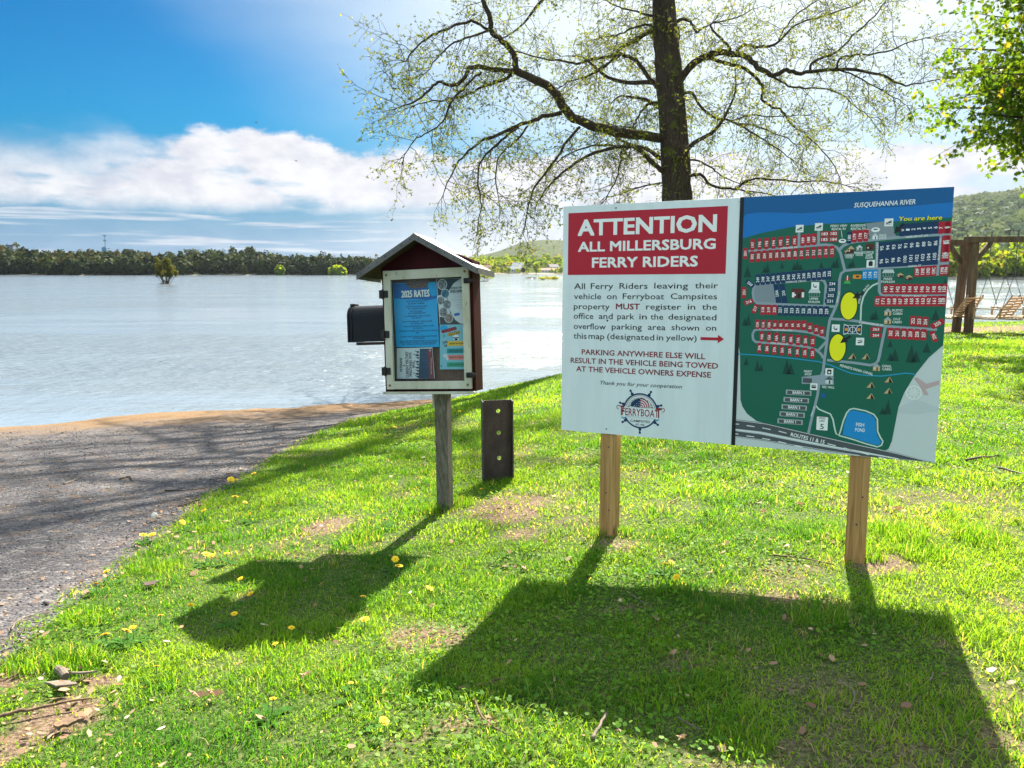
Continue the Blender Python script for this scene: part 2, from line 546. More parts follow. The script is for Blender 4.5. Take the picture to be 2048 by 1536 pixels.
t.l.new(t.math('ADD', t.math('MULTIPLY', vor.outputs['Distance'], -1.0), t.math('MULTIPLY', vor2.outputs['Distance'], -.8)), bn.inputs['Height'])
t.l.new(bn.outputs[0], pb.inputs['Normal'])
a, b = RX.shape
I = np.arange(a * b).reshape(a, b)
Q = np.stack([I[:-1, :-1], I[1:, :-1], I[1:, 1:], I[:-1, 1:]], -1)[:, :, ::-1].reshape(-1)
ramp = mesh_np('boat_ramp', np.stack([RX, RV, RZ], -1).reshape(-1, 3), Q, np.full((a - 1) * (b - 1), 4), rm, smooth=True)
tag(ramp, 'grey gravel boat ramp running down to the river', kind='structure')

# loose stones lying on the ramp
n = 13000
y = np.sqrt(rng.uniform(1.6 ** 2, 12 ** 2, n)); x = edge_x(y) + .12 - rng.random(n) ** 1.3 * (y * .45 + 1.5)
ok = (fbm(x * 2.2, y * 2.2, 111) > .40) & (x > -.72 * y - 1.6)
x, y = x[ok], y[ok]; n = len(x)
z = height(x, y) + .013
r = rng.uniform(.003, .0075, n) * (1 + .05 * y) * np.where(rng.random(n) < .02, 2.2, 1)
P = np.zeros((n, 6, 3))
th = rng.uniform(0, 6.28, n)
for i in range(4):
    a = th + i * 1.571 + rng.normal(0, .25, n); q = r * rng.uniform(.7, 1.3, n)
    P[:, i] = np.stack([x + np.cos(a) * q, y + np.sin(a) * q, z + rng.uniform(-.1, .35, n) * r], -1)
P[:, 4] = np.stack([x, y, z + r * rng.uniform(.5, .9, n)], -1); P[:, 5] = np.stack([x, y, z - r * .5], -1)
T6 = np.array([0, 1, 4, 1, 2, 4, 2, 3, 4, 3, 0, 4, 1, 0, 5, 2, 1, 5, 3, 2, 5, 0, 3, 5])
stone_m = leafmat('loose_stone', (.06, .06, .065), (.17, .16, .16), 0.0, .9, (.36, .33, .30))
tag(mesh_np('gravel', P.reshape(-1, 3), (np.arange(n)[:, None] * 6 + T6).ravel(), np.full(n * 8, 3), stone_m, attr={'rnd': np.repeat(rng.random(n), 6)}), 'loose grey stones scattered over the gravel ramp', 'gravel', kind='stuff')

# river
wm = bpy.data.materials.new('river_water'); wm.use_nodes = True
t = NT(wm.node_tree); pb = t.n['Principled BSDF']
pb.inputs['Base Color'].default_value = (.17, .21, .25, 1)
pb.inputs['Roughness'].default_value = .10
pb.inputs['IOR'].default_value = 1.333
co = t.add('ShaderNodeTexCoord').outputs['Object']
r1 = t.noise(t.scalev(co, (.9, 1.6, 1)), 2.2, 4, .6, .4)
r2 = t.noise(t.scalev(co, (.55, 1.0, 1)), .55, 3, .55, .3)
r3 = t.noise(t.scalev(co, (.8, 1.9, 1)), 7.0, 3, .6)
calm = t.step(t.noise(t.scalev(co, (.035, .12, 1)), 1.0, 4, .55), .42, .60, .12, 1.0)
r4 = t.noise(t.scalev(co, (.30, 1.0, 1)), .16, 3, .6, .4)
hgt = t.math('ADD', t.math('ADD', t.math('ADD', t.math('MULTIPLY', r1, .24), t.math('MULTIPLY', r2, .40)), t.math('MULTIPLY', r3, .06)), t.math('ADD', t.math('MULTIPLY', r4, 1.0), t.math('MULTIPLY', t.noise(t.scalev(co, (1.5, .42, 1)), .9, 3, .6, .3), .15)))
bn = t.add('ShaderNodeBump'); bn.inputs['Distance'].default_value = 1.0
t.l.new(t.math('MULTIPLY', calm, .75), bn.inputs['Strength'])
t.l.new(hgt, bn.inputs['Height']); t.l.new(bn.outputs[0], pb.inputs['Normal'])
mb = MB()
mb.poly([(-4000, -500, WATER_Z), (4000, -500, WATER_Z), (4000, 4200, WATER_Z), (-4000, 4200, WATER_Z)])
tag(mb.build('river', wm), 'wide rippled river reflecting the pale sky', kind='structure')


# ------------------------------------------------------------------ grass (stuff nobody could count)
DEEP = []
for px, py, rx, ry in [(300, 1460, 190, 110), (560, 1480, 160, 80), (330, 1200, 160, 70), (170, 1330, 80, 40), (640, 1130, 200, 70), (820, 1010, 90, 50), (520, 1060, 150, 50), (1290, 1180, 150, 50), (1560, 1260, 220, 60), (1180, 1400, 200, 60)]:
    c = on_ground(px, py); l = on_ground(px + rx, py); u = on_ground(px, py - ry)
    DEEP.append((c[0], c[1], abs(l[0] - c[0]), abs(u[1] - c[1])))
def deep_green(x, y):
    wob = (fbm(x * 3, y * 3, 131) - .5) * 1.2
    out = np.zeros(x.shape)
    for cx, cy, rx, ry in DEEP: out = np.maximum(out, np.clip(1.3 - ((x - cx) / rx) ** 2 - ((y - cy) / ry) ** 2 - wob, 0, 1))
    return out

def scatter(n, y0, y1, pad=1.2):
    """n points spread over the strip of lawn between two distances, wider than the frame by pad"""
    y = np.sqrt(rng.uniform(y0 ** 2, y1 ** 2, n))
    x = rng.uniform(-1, 1, n) * (y * .70 + pad)
    return x, y

def blades(n, y0, y1, wid, hgt, keep_edge=True):
    x, y = scatter(n, y0, y1)
    bare = bare_amount(x, y)
    cl = fbm(x * 4.5, y * 4.5, 41); cl2 = fbm(x * 13, y * 13, 43)
    dens = np.clip(1.0 - bare * .95, 0.10, 1) * np.clip(.25 + 1.5 * cl2, .25, 1)
    ok = (rng.random(n) < dens) & (x > edge_x(y) - .02) & (shore(x) - y > .6)
    x, y, bare, cl = x[ok], y[ok], bare[ok], cl[ok]
    z = height(x, y)
    n = len(x)
    lush = np.clip((cl - .35) * 2.6, 0, 1.3)
    e = x - edge_x(y)
    tuft = np.clip(1 - e / .28, 0, 1) * (vnoise(y * 3, y * 0, 51) > .45)
    h = hgt * (.45 + .9 * lush + .5 * tuft) * rng.uniform(.55, 1.35, n) * (1 - .45 * np.clip(bare, 0, 1))
    wd = wid * rng.uniform(.7, 1.3, n)
    a = rng.uniform(0, 2 * np.pi, n)
    lean = rng.uniform(.2, 1.35, n)
    dx, dy = np.cos(a), np.sin(a)
    ph = rng.uniform(0, np.pi, n)
    sx, sy = np.cos(ph) * wd / 2, np.sin(ph) * wd / 2
    P = np.zeros((n, 5, 3))
    base = np.stack([x, y, z - .004], -1)
    P[:, 0] = base + np.stack([-sx, -sy, 0 * x], -1)
    P[:, 1] = base + np.stack([sx, sy, 0 * x], -1)
    m = base + np.stack([dx * h * lean * .35, dy * h * lean * .35, h * .62], -1)
    P[:, 2] = m + np.stack([sx, sy, 0 * x], -1) * .8
    P[:, 3] = m - np.stack([sx, sy, 0 * x], -1) * .8
    P[:, 4] = base + np.stack([dx * h * lean, dy * h * lean, h * (1.05 - .30 * lean)], -1)
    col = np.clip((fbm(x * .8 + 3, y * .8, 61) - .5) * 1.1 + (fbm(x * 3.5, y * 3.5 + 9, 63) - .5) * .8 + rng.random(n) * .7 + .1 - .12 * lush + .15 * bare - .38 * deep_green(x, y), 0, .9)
    dry = rng.random(n) < (.05 + .55 * np.clip(bare, 0, 1))
    col = np.where(dry, .92 + .08 * rng.random(n), col)
    return P, np.repeat(col[:, None], 5, 1)

def clovers(n, y0, y1, size):
    x, y = scatter(n, y0, y1, .8)
    k = fbm(x * 1.1 + 31, y * 1.1, 71)
    ok = (k > .48) & (x > edge_x(y)) & (bare_amount(x, y) < .7) & (shore(x) - y > .6)
    x, y = x[ok], y[ok]
    n = len(x)
    z = height(x, y) + rng.uniform(.008, .04, n)
    r = size * rng.uniform(.6, 1.3, n)
    P = np.zeros((n, 5, 3))
    th = rng.uniform(0, 6.28, n)
    tx, ty = rng.uniform(-.6, .6, n), rng.uniform(-.6, .6, n)
    for i in range(5):
        a = th + i * 2 * np.pi / 5
        P[:, i] = np.stack([x + np.cos(a) * r, y + np.sin(a) * r, z + (np.cos(a) * tx + np.sin(a) * ty) * r], -1)
    col = np.clip(rng.random(n) * .5 + .05, 0, .9)
    return P, np.repeat(col[:, None], 5, 1)

def tuft(px, py, rad, n, h):
    c = on_ground(px, py)
    a = rng.uniform(0, 6.28, n); r = rad * np.sqrt(rng.random(n))
    x = c[0] + np.cos(a) * r; y = c[1] + np.sin(a) * r
    z = height(x, y)
    hh = h * .8 * rng.uniform(.4, 1.2, n)
    th = rng.uniform(0, 6.28, n); ln = rng.uniform(.1, .8, n)
    dx, dy = np.cos(th) * ln, np.sin(th) * ln
    ph = rng.uniform(0, 3.14, n); sx, sy = np.cos(ph) * .0022, np.sin(ph) * .0022
    b = np.stack([x, y, z - .004], -1); S_ = np.stack([sx, sy, 0 * x], -1)
    P = np.zeros((n, 5, 3))
    P[:, 0] = b - S_; P[:, 1] = b + S_
    m = b + np.stack([dx * hh * .35, dy * hh * .35, hh * .65], -1)
    P[:, 2] = m + S_ * .8; P[:, 3] = m - S_ * .8
    P[:, 4] = b + np.stack([dx * hh, dy * hh, hh * (1.05 - .3 * ln)], -1)
    col = np.clip(rng.uniform(.0, .6, n), 0, .9); col = np.where(rng.random(n) < .08, .97, col)
    return P, np.repeat(col[:, None], 5, 1)

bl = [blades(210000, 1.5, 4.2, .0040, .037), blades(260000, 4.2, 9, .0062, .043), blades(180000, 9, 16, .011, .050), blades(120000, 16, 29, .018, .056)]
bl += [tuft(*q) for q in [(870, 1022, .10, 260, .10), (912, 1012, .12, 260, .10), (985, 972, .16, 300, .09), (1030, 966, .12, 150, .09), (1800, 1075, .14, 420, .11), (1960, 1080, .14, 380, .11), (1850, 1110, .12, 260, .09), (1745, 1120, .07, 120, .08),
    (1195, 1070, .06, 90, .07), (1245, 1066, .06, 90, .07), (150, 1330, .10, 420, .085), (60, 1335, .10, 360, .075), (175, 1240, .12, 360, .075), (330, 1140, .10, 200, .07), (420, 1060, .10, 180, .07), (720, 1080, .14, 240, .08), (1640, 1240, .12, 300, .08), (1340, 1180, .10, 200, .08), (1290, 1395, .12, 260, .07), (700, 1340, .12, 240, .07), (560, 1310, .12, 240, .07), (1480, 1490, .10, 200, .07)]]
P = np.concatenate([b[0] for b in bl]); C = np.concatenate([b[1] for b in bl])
k1 = len(P)
cv = [clovers(26000, 1.6, 4.5, .0075), clovers(26000, 4.5, 9, .010)]
P = np.concatenate([P] + [c[0] for c in cv]); C = np.concatenate([C] + [c[1] for c in cv])
n = len(P); base = np.arange(n) * 5
qs = base[:k1, None] + np.array([0, 1, 2, 3]); ts = base[:k1, None] + np.array([3, 2, 4]); ps = base[k1:, None] + np.arange(5)
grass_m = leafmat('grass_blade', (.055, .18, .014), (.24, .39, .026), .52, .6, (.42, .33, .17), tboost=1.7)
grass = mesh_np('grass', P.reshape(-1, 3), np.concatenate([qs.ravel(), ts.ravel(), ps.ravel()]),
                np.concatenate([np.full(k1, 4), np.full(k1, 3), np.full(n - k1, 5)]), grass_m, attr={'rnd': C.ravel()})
tag(grass, 'short bright green lawn grass with clover on the bank', 'grass', kind='stuff')

# leaf litter: flakes of dead leaf and bark where the lawn is thin
def litter(n, fx):
    x, y = scatter(n, 1.6, 9, .6)
    ok = (rng.random(n) < fx(x, y)) & (x > edge_x(y) - .25)
    x, y = x[ok], y[ok]
    n = len(x)
    z = height(x, y) + rng.uniform(.012, .03, n)
    r = rng.uniform(.006, .022, n)
    th = rng.uniform(0, 6.28, n); el = rng.uniform(.35, .8, n)
    tx, ty = rng.uniform(-.5, .5, n), rng.uniform(-.5, .5, n)
    P = np.zeros((n, 5, 3))
    for i in range(5):
        a = i * 2 * np.pi / 5
        u = np.cos(a) * r * rng.uniform(.7, 1.2, n); v = np.sin(a) * r * el
        X_ = u * np.cos(th) - v * np.sin(th); Y_ = u * np.sin(th) + v * np.cos(th)
        P[:, i] = np.stack([x + X_, y + Y_, z + X_ * tx + Y_ * ty], -1)
    return P
lp = np.concatenate([litter(24000, lambda x, y: np.clip(bare_amount(x, y) - .2, 0, 1) * .30 + .045),
                     litter(9000, lambda x, y: np.clip(1 - np.abs(x - edge_x(y)) / .35, 0, 1) * np.clip(1.5 - y / 6, 0, 1) * .5),
                     litter(26000, lambda x, y: np.clip(1.2 - np.hypot((x + 1.6) / .42, (y - 2.35) / .45), 0, 1) * .9)])
n = len(lp)
lit_m = leafmat('litter_flake', (.16, .085, .05), (.42, .27, .17), .15, .8, (.62, .52, .42), tboost=1.0)
lit = mesh_np('leaf_litter', lp.reshape(-1, 3), np.arange(n * 5), np.full(n, 5), lit_m, attr={'rnd': np.repeat(rng.random(n), 5)})
tag(lit, 'scattered brown dead leaf scraps and bark chips on bare soil', 'leaf litter', kind='stuff')


# ------------------------------------------------------------------ flat artwork on boards and papers
def frame_matrix(loc, yaw, roll, tilt):
    return Matrix.Translation(loc) @ Matrix.Rotation(yaw, 4, 'Z') @ Matrix.Rotation(roll, 4, 'Y') @ Matrix.Rotation(tilt, 4, 'X')

_boldcache = {}

def text_shape(body, bold=0.0, italic=0.0, space=1.0):
    key = (body, bold, italic, space)
    if key in _boldcache: return _boldcache[key]
    c = bpy.data.curves.new('lettering', 'FONT')
    c.body = body; c.size = 1.0; c.resolution_u = 2
    c.offset = bold; c.shear = italic; c.space_character = space
    o = bpy.data.objects.new('lettering', c)
    COL.objects.link(o)
    dg = bpy.context.evaluated_depsgraph_get()
    ev = o.evaluated_get(dg)
    me = ev.to_mesh()
    V = np.array([v.co[:2] for v in me.vertices]) if len(me.vertices) else np.zeros((0, 2))
    Fs = [tuple(p.vertices) for p in me.polygons]
    ev.to_mesh_clear()
    bpy.data.objects.remove(o); bpy.data.curves.remove(c)
    _boldcache[key] = (V, Fs)
    return V, Fs


class Art:
    """coloured shapes in a board's own plane (x right, z up); layer n lies n*0.15 mm proud of the board"""
    def __init__(s, y0, step=.00015):
        s.mb = MB(); s.mats = []; s.y0 = y0; s.step = step; s.n = 0

    def mi(s, m):
        if m not in s.mats: s.mats.append(m)
        return s.mats.index(m)

    def y(s, layer):
        return s.y0 - layer * s.step

    def poly(s, pts, m, layer):
        y = s.y(layer)
        a = sum(pts[i][0] * pts[(i + 1) % len(pts)][1] - pts[(i + 1) % len(pts)][0] * pts[i][1] for i in range(len(pts)))
        if a < 0: pts = pts[::-1]
        s.mb.poly([(p[0], y, p[1]) for p in pts], s.mi(m))

    def rect(s, c, wd, h, m, layer, rot=0.0, rad=0.0):
        pts = []
        if rad <= 0:
            pts = [(-wd / 2, -h / 2), (wd / 2, -h / 2), (wd / 2, h / 2), (-wd / 2, h / 2)]
        else:
            for cx, cz, a0 in ((wd / 2 - rad, -h / 2 + rad, -90), (wd / 2 - rad, h / 2 - rad, 0), (-wd / 2 + rad, h / 2 - rad, 90), (-wd / 2 + rad, -h / 2 + rad, 180)):
                for k in range(4):
                    a = R(a0 + k * 30)
                    pts.append((cx + rad * math.cos(a), cz + rad * math.sin(a)))
        cs, sn = math.cos(rot), math.sin(rot)
        s.poly([(c[0] + x * cs - z * sn, c[1] + x * sn + z * cs) for x, z in pts], m, layer)

    def ell(s, c, rx, rz, m, layer, n=40, a0=0, a1=360):
        full = abs(a1 - a0) >= 360
        k = n if full else n + 1
        s.poly([(c[0] + rx * math.cos(R(a0 + (a1 - a0) * i / n)), c[1] + rz * math.sin(R(a0 + (a1 - a0) * i / n))) for i in range(k)], m, layer)

    def ring(s, c, r0, r1, m, layer, n=48, a0=0, a1=360):
        y = s.y(layer); i_ = s.mi(m)
        for i in range(n):
            a, b = R(a0 + (a1 - a0) * i / n), R(a0 + (a1 - a0) * (i + 1) / n)
            s.mb.poly([(c[0] + r0 * math.cos(a), y, c[1] + r0 * math.sin(a)), (c[0] + r1 * math.cos(a), y, c[1] + r1 * math.sin(a)),
                       (c[0] + r1 * math.cos(b), y, c[1] + r1 * math.sin(b)), (c[0] + r0 * math.cos(b), y, c[1] + r0 * math.sin(b))], i_)

    def line(s, pts, wd, m, layer, close=False):
        P = [Vector((p[0], p[1])) for p in pts]
        if close: P = P + [P[0]]
        L = []; Rr = []
        for i, p in enumerate(P):
            a = P[max(i - 1, 0)]; b = P[min(i + 1, len(P) - 1)]
            if close and i in (0, len(P) - 1): a, b = P[-2], P[1]
            t = (b - a)
            t = t.normalized() if t.length > 1e-9 else Vector((1, 0))
            nn = Vector((-t.y, t.x)) * wd / 2
            L.append(p + nn); Rr.append(p - nn)
        y = s.y(layer); i_ = s.mi(m)
        for i in range(len(P) - 1):
            s.mb.poly([(Rr[i].x, y, Rr[i].y), (Rr[i + 1].x, y, Rr[i + 1].y), (L[i + 1].x, y, L[i + 1].y), (L[i].x, y, L[i].y)], i_)

    def text(s, body, c, h, m, layer, rot=0.0, bold=.012, italic=0.0, width=None, align='C', space=1.0, squeeze=1.0):
        """h = height of a capital letter; width forces the length of the line"""
        if bold >= .012 and 'M' in body.upper() or bold >= .02:
            d = bold * h / .70
            for i, (ax, az) in enumerate(((-1, -.8), (1, -.8), (-1, .8), (1, .8), (0, 0))):
                cs, sn = math.cos(rot), math.sin(rot)
                s.text(body, (c[0] + ax * d * cs - az * d * sn, c[1] + ax * d * sn + az * d * cs), h * (1 - bold), m, layer + .12 * i, rot, 0.0, italic, None if width is None else width - 2 * d, align, space, squeeze)
            return
        V, Fs = text_shape(body, bold, italic, space)
        if not len(V): return
        k = h / .70
        x0, x1 = V[:, 0].min(), V[:, 0].max()
        kx = k * squeeze if width is None else width / (x1 - x0)
        xx = (V[:, 0] - (x0 + x1) / 2) * kx if align == 'C' else (V[:, 0] - x0) * kx
        zz = (V[:, 1] - .35) * k
        cs, sn = math.cos(rot), math.sin(rot)
        y = s.y(layer); b = len(s.mb.v); i_ = s.mi(m)
        for a, z in zip(xx, zz): s.mb.v.append((c[0] + a * cs - z * sn, y, c[1] + a * sn + z * cs))
        for f in Fs:
            s.mb.f.append(tuple(b + i for i in f)); s.mb.m.append(i_)

    def build(s, name, parent=None):
        return s.mb.build(name, s.mats, parent)


def ink(name, c, rough=.45):
    return mat('ink_' + name, c, rough, spec=.3)
WHITE = ink('white', (.78, .80, .80)); BLACK = ink('black', (.012, .013, .016)); RED = ink('red', (.42, .012, .03)); DRED = ink('dark_red', (.22, .012, .022))
NAVY = ink('navy', (.008, .035, .105)); GREEN = ink('green', (.008, .115, .075)); FOREST = ink('forest', (.006, .05, .04)); GREYR = ink('road', (.27, .33, .39)); DGREY = ink('dark_grey', (.075, .085, .10))
BLUE1 = ink('deep_blue', (.006, .10, .29)); BLUE2 = ink('river_blue', (.008, .16, .50)); SKYB = ink('pond_blue', (.01, .24, .58)); YEL = ink('yellow', (.85, .80, .01)); PALE = ink('pale', (.55, .60, .62))
CANAL = ink('canal', (.02, .27, .46)); GRAV = ink('gravel', (.22, .26, .30)); TAN = ink('tan', (.55, .38, .20)); BROWN = ink('brown', (.10, .025, .02)); LPATH = ink('path', (.55, .66, .62)); PINK = ink('pink', (.52, .36, .38))
MID = ink('mid_grey', (.35, .38, .40)); LGREY = ink('light_grey', (.5, .55, .58)); ORANGE = ink('orange', (.75, .28, .02)); LGREEN = ink('leaf_green', (.05, .4, .08))

# the big sign: two 0.915 x 1.22 m panels on two posts; pose surveyed from the photograph
SIGN_W, SIGN_H = 1.83, 1.22
SIGN_M = frame_matrix((0.2742, 4.202, 0.5242), -0.4592, -0.0094, -0.0232)
SIGN_I = np.array(SIGN_M.inverted())

def sg(px, py, M=SIGN_I, yplane=0.0):
    """photo pixel -> point in the plane of a board"""
    o = M @ np.array([0, 0, CAM_Z, 1]); d = M[:3, :3] @ ray(px, py)
    k = (yplane - o[1]) / d[1]
    return (float(o[0] + d[0] * k), float(o[2] + d[2] * k))

sign = empty('information_sign', label='large white and green campground sign board on two timber posts', cat='sign')
sign.matrix_world = SIGN_M
board_w = mat('sign_white', (.68, .74, .77), .4, var=.07, scale=5, stretch=(3, 1, .35))
alum = mat('sign_edge', (.55, .57, .58), .4, .6)
SEAM = sg(1472, 640)[0]; SEAM2 = sg(1471.5 + 7.5, 640)[0]
mb = MB(); mb.box((0, 0, 0), (SEAM - .001, .006, SIGN_H), bev=.0008)
lpan = mb.build('panel', [board_w], sign); lpan['label'] = 'white notice panel with red heading'
mb = MB(); mb.box((SEAM2 + .001, 0, 0), (SIGN_W, .006, SIGN_H), bev=.0008)
rpan = mb.build('panel', [mat('map_base', (.55, .60, .62), .4)], sign); rpan['label'] = 'coloured campground map panel'
mb = MB(); mb.box((SEAM - .001, -.002, -.001), (SEAM2 + .001, .008, SIGN_H + .001))
mb.build('seam_strip', BLACK, sign)

A = Art(-.0006)
m_ = sg
hA, hB = m_(1140, 427), m_(1455, 549)
xa = (m_(1137, 428)[0], m_(1456, 411)[0]); zb = m_(1137, 550)[1]; zt = m_(1300, 419)[1]
A.rect(((xa[0] + xa[1]) / 2, (zb + zt) / 2), xa[1] - xa[0], zt - zb, RED, 1)

def tline(body, l, r, yl, yr, hpx, m, **kw):
    """text line that runs from photo pixel l to r at heights yl, yr"""
    a, b = m_(l, yl), m_(r, yr)
    sc = 1.22 / (446 + (552 - 446) * (a[0] + b[0]) / 2 / 1.83)
    c = ((a[0] + b[0]) / 2, (a[1] + b[1]) / 2)
    A.text(body, c, hpx * sc, m, 2, rot=math.atan2(b[1] - a[1], b[0] - a[0]) * kw.pop('follow', 0), width=math.hypot(b[0] - a[0], b[1] - a[1]), **kw)

def cr(cx, cy): return 1100 + cx * .1953125, 360 + cy * .1953125
def cr2(cx, cy): return 1100 + cx * .1953125, 640 + cy * .1953125
def L1(body, x0, y0, x1, y1, h, m, f=cr, **kw):
    a, b = f(x0, y0), f(x1, y1)
    tline(body, a[0], b[0], a[1], b[1], h * .1953, m, **kw)
L1('ATTENTION', 285, 490, 1710, 437, 165, WHITE, bold=.032)
L1('ALL MILLERSBURG', 288, 688, 1698, 646, 102, WHITE, bold=.030)
L1('FERRY RIDERS', 430, 846, 1515, 828, 104, WHITE, bold=.030)

def words(items, y, h, f, m=BLACK, bold=.004):
    for body, x0, x1, *mm in items:
        mmm = mm[0] if mm else m
        L1(body, x0, y[0] + (y[1] - y[0]) * (x0 - 245) / 1470, x1, y[0] + (y[1] - y[0]) * (x1 - 245) / 1470, h, mmm, f, bold=.022 if mm else bold)
words([('All', 248, 360), ('Ferry', 418, 648), ('Riders', 712, 1000), ('leaving', 1068, 1415), ('their', 1485, 1722)], (1087, 1078), 60, cr)
words([('vehicle', 246, 525), ('on', 583, 683), ('Ferryboat', 745, 1170), ('Campsites', 1235, 1712)], (1190, 1190), 60, cr)
words([('property', 244, 612), ('MUST', 675, 920, DRED), ('register', 985, 1343), ('in', 1412, 1488), ('the', 1558, 1710)], (1293, 1298), 60, cr)
words([('office', 243, 445), ('and', 500, 642), ('park', 690, 865), ('in', 915, 992), ('the', 1030, 1160), ('designated', 1212, 1705)], (1390, 1405), 60, cr)
words([('overflow', 243, 572), ('parking', 633, 942), ('area', 1003, 1183), ('shown', 1245, 1527), ('on', 1597, 1703)], (62, 80), 60, cr2)
L1("'", 580, 20, 596, 24, 45, BLACK, cr2, bold=.02)
words([('this', 242, 375), ('map', 395, 558), ('(designated', 585, 1068), ('in', 1092, 1160), ('yellow)', 1188, 1503)], (160, 188), 60, cr2)
a0, a1 = m_(*cr2(1542, 190)), m_(*cr2(1782, 196))
zc = (a0[1] + a1[1]) / 2
hh = .0075
A.poly([(a0[0], zc - hh), (a1[0] - .03, zc - hh), (a1[0] - .03, zc - .021), (a1[0], zc), (a1[0] - .03, zc + .021), (a1[0] - .03, zc + hh), (a0[0], zc + hh)], RED, 1)
L1('PARKING ANYWHERE ELSE WILL', 325, 325, 1590, 372, 56, DRED, cr2, bold=.016, follow=1)
L1('RESULT IN THE VEHICLE BEING TOWED', 212, 410, 1722, 470, 56, DRED, cr2, bold=.016, follow=1)
L1('AT THE VEHICLE OWNERS EXPENSE', 268, 497, 1650, 562, 56, DRED, cr2, bold=.016, follow=1)
L1('Thank you for your cooperation', 515, 640, 1353, 682, 40, BLACK, cr2, italic=.28, bold=.004, follow=1)
# emblem: ship's wheel
c = m_(*cr2(925, 930))
rr = abs(m_(*cr2(925, 750))[1] - m_(*cr2(925, 1105))[1]) / 2
A.ring(c, rr * .93, rr * 1.02, NAVY, 1)
A.ring(c, rr * .86, rr * .885, DRED, 1, a0=5, a1=175)
for k in (18, 62, 118, 162, 215, 270, 325):
    a = R(k)
    A.line([(c[0] + rr * q * math.cos(a), c[1] + rr * q * math.sin(a)) for q in (1.0, 1.12, 1.30)], .007, NAVY, 1)
    A.ell((c[0] + rr * 1.27 * math.cos(a), c[1] + rr * 1.27 * math.sin(a)), .0065, .0065, NAVY, 2, 10)
    A.ell((c[0] + rr * 1.06 * math.cos(a), c[1] + rr * 1.06 * math.sin(a)), .0085, .0085, NAVY, 2, 10)
A.ell((c[0], c[1] + rr * .22), rr * .58, rr * .48, NAVY, 1, 24, 90, 180)
A.poly([(c[0] - rr * .58, c[1] + rr * .22), (c[0], c[1] + rr * .22), (c[0], c[1] + rr * .70)], NAVY, 1.5)
for k in range(4):
    A.ring((c[0], c[1] + rr * .22), rr * (.08 + .13 * k), rr * (.145 + .13 * k), RED, 1, 12, 0, 90)
for k in range(3):
    for j in range(3 - k):
        A.ell((c[0] - rr * (.08 + .13 * j), c[1] + rr * (.29 + .12 * k)), .0018, .0018, WHITE, 3, 6)
def arc_text(body, c, r, a0, a1, h, m):
    n = len(body)
    for i, ch in enumerate(body):
        if ch == ' ': continue
        a = a0 + (a1 - a0) * i / (n - 1)
        A.text(ch, (c[0] + r * math.cos(R(a)), c[1] + r * math.sin(R(a))), h, m, 2, rot=R(a - 90), bold=.012)
arc_text('SUSQUEHANNA RIVER', (c[0], c[1] - rr * .02), rr * .74, 160, 20, .0105, BLACK)
A.rect((c[0], c[1] - rr * .1), rr * 2.5, rr * .62, board_w, 4)
A.text('FERRYBOAT', (c[0], c[1] - rr * .1), rr * .42, DRED, 5, bold=.012, width=rr * 2.15)
A.text('T', (c[0] + rr * 1.07, c[1] - rr * .06), rr * .54, DRED, 5, squeeze=.8, bold=.012)
A.text('F', (c[0] - rr * 1.05, c[1] - rr * .06), rr * .54, DRED, 5, squeeze=.7, bold=.012)
for sgn in (-1, 1):
    A.ring((c[0] + sgn * rr * 1.30, c[1] + rr * .13), rr * .09, rr * .125, DRED, 5, 16, -100 if sgn > 0 else 0, 180 if sgn > 0 else 280)
    A.line([(c[0] + sgn * rr * 1.22, c[1] + rr * .22), (c[0] + sgn * rr * .9, c[1] + rr * .22)], .003, DRED, 5)
    A.line([(c[0] + sgn * rr * 1.1, c[1] - rr * .42), (c[0] + sgn * rr * .98, c[1] - rr * .5), (c[0] + sgn * rr * .85, c[1] - rr * .42)], .006, CANAL, 5)
    A.line([(c[0] + sgn * rr * .75, c[1] + rr * .19), (c[0] + sgn * rr * .6, c[1] + rr * .25), (c[0], c[1] + rr * .19)], .002, BLACK, 5)
for q in (.17, -.38):
    for k in range(34): A.ell((c[0] + rr * (-.8 + 1.6 * k / 33), c[1] + rr * q), .0012, .0012, BLACK, 5, 6)
A.text('CAMPSITES', (c[0], c[1] - rr * .60), .0125, BLACK, 5, bold=.008, width=rr * 1.15)
A.text('EST. 1968', (c[0], c[1] - rr * .80), .009, BLACK, 5, bold=.012, width=rr * .5)
for q in ((1232, 416), (1213, 858)): A.ell(m_(*q), .0045, .0045, DGREY, 2, 12)
A.build('lettering', lpan)

# ---- the map
A = Art(-.0006)
def a3(cx, cy): return m_(1450 + cx * .234375, 360 + cy * .234375)
def a4(cx, cy): return m_(1450 + cx * .234375, 640 + cy * .234375)
UX, UZ = 0.915 / 418 * .234375, 1.22 / 520 * .234375      # size of one survey unit on the board
xl, xr_ = SEAM2 + .001, SIGN_W
def clipx(p): return (min(max(p[0], xl), xr_), min(max(p[1], 0.0), SIGN_H))
def P3(pts, m, layer): A.poly([clipx(a3(*p)) for p in pts], m, layer)
def P4(pts, m, layer): A.poly([clipx(a4(*p)) for p in pts], m, layer)
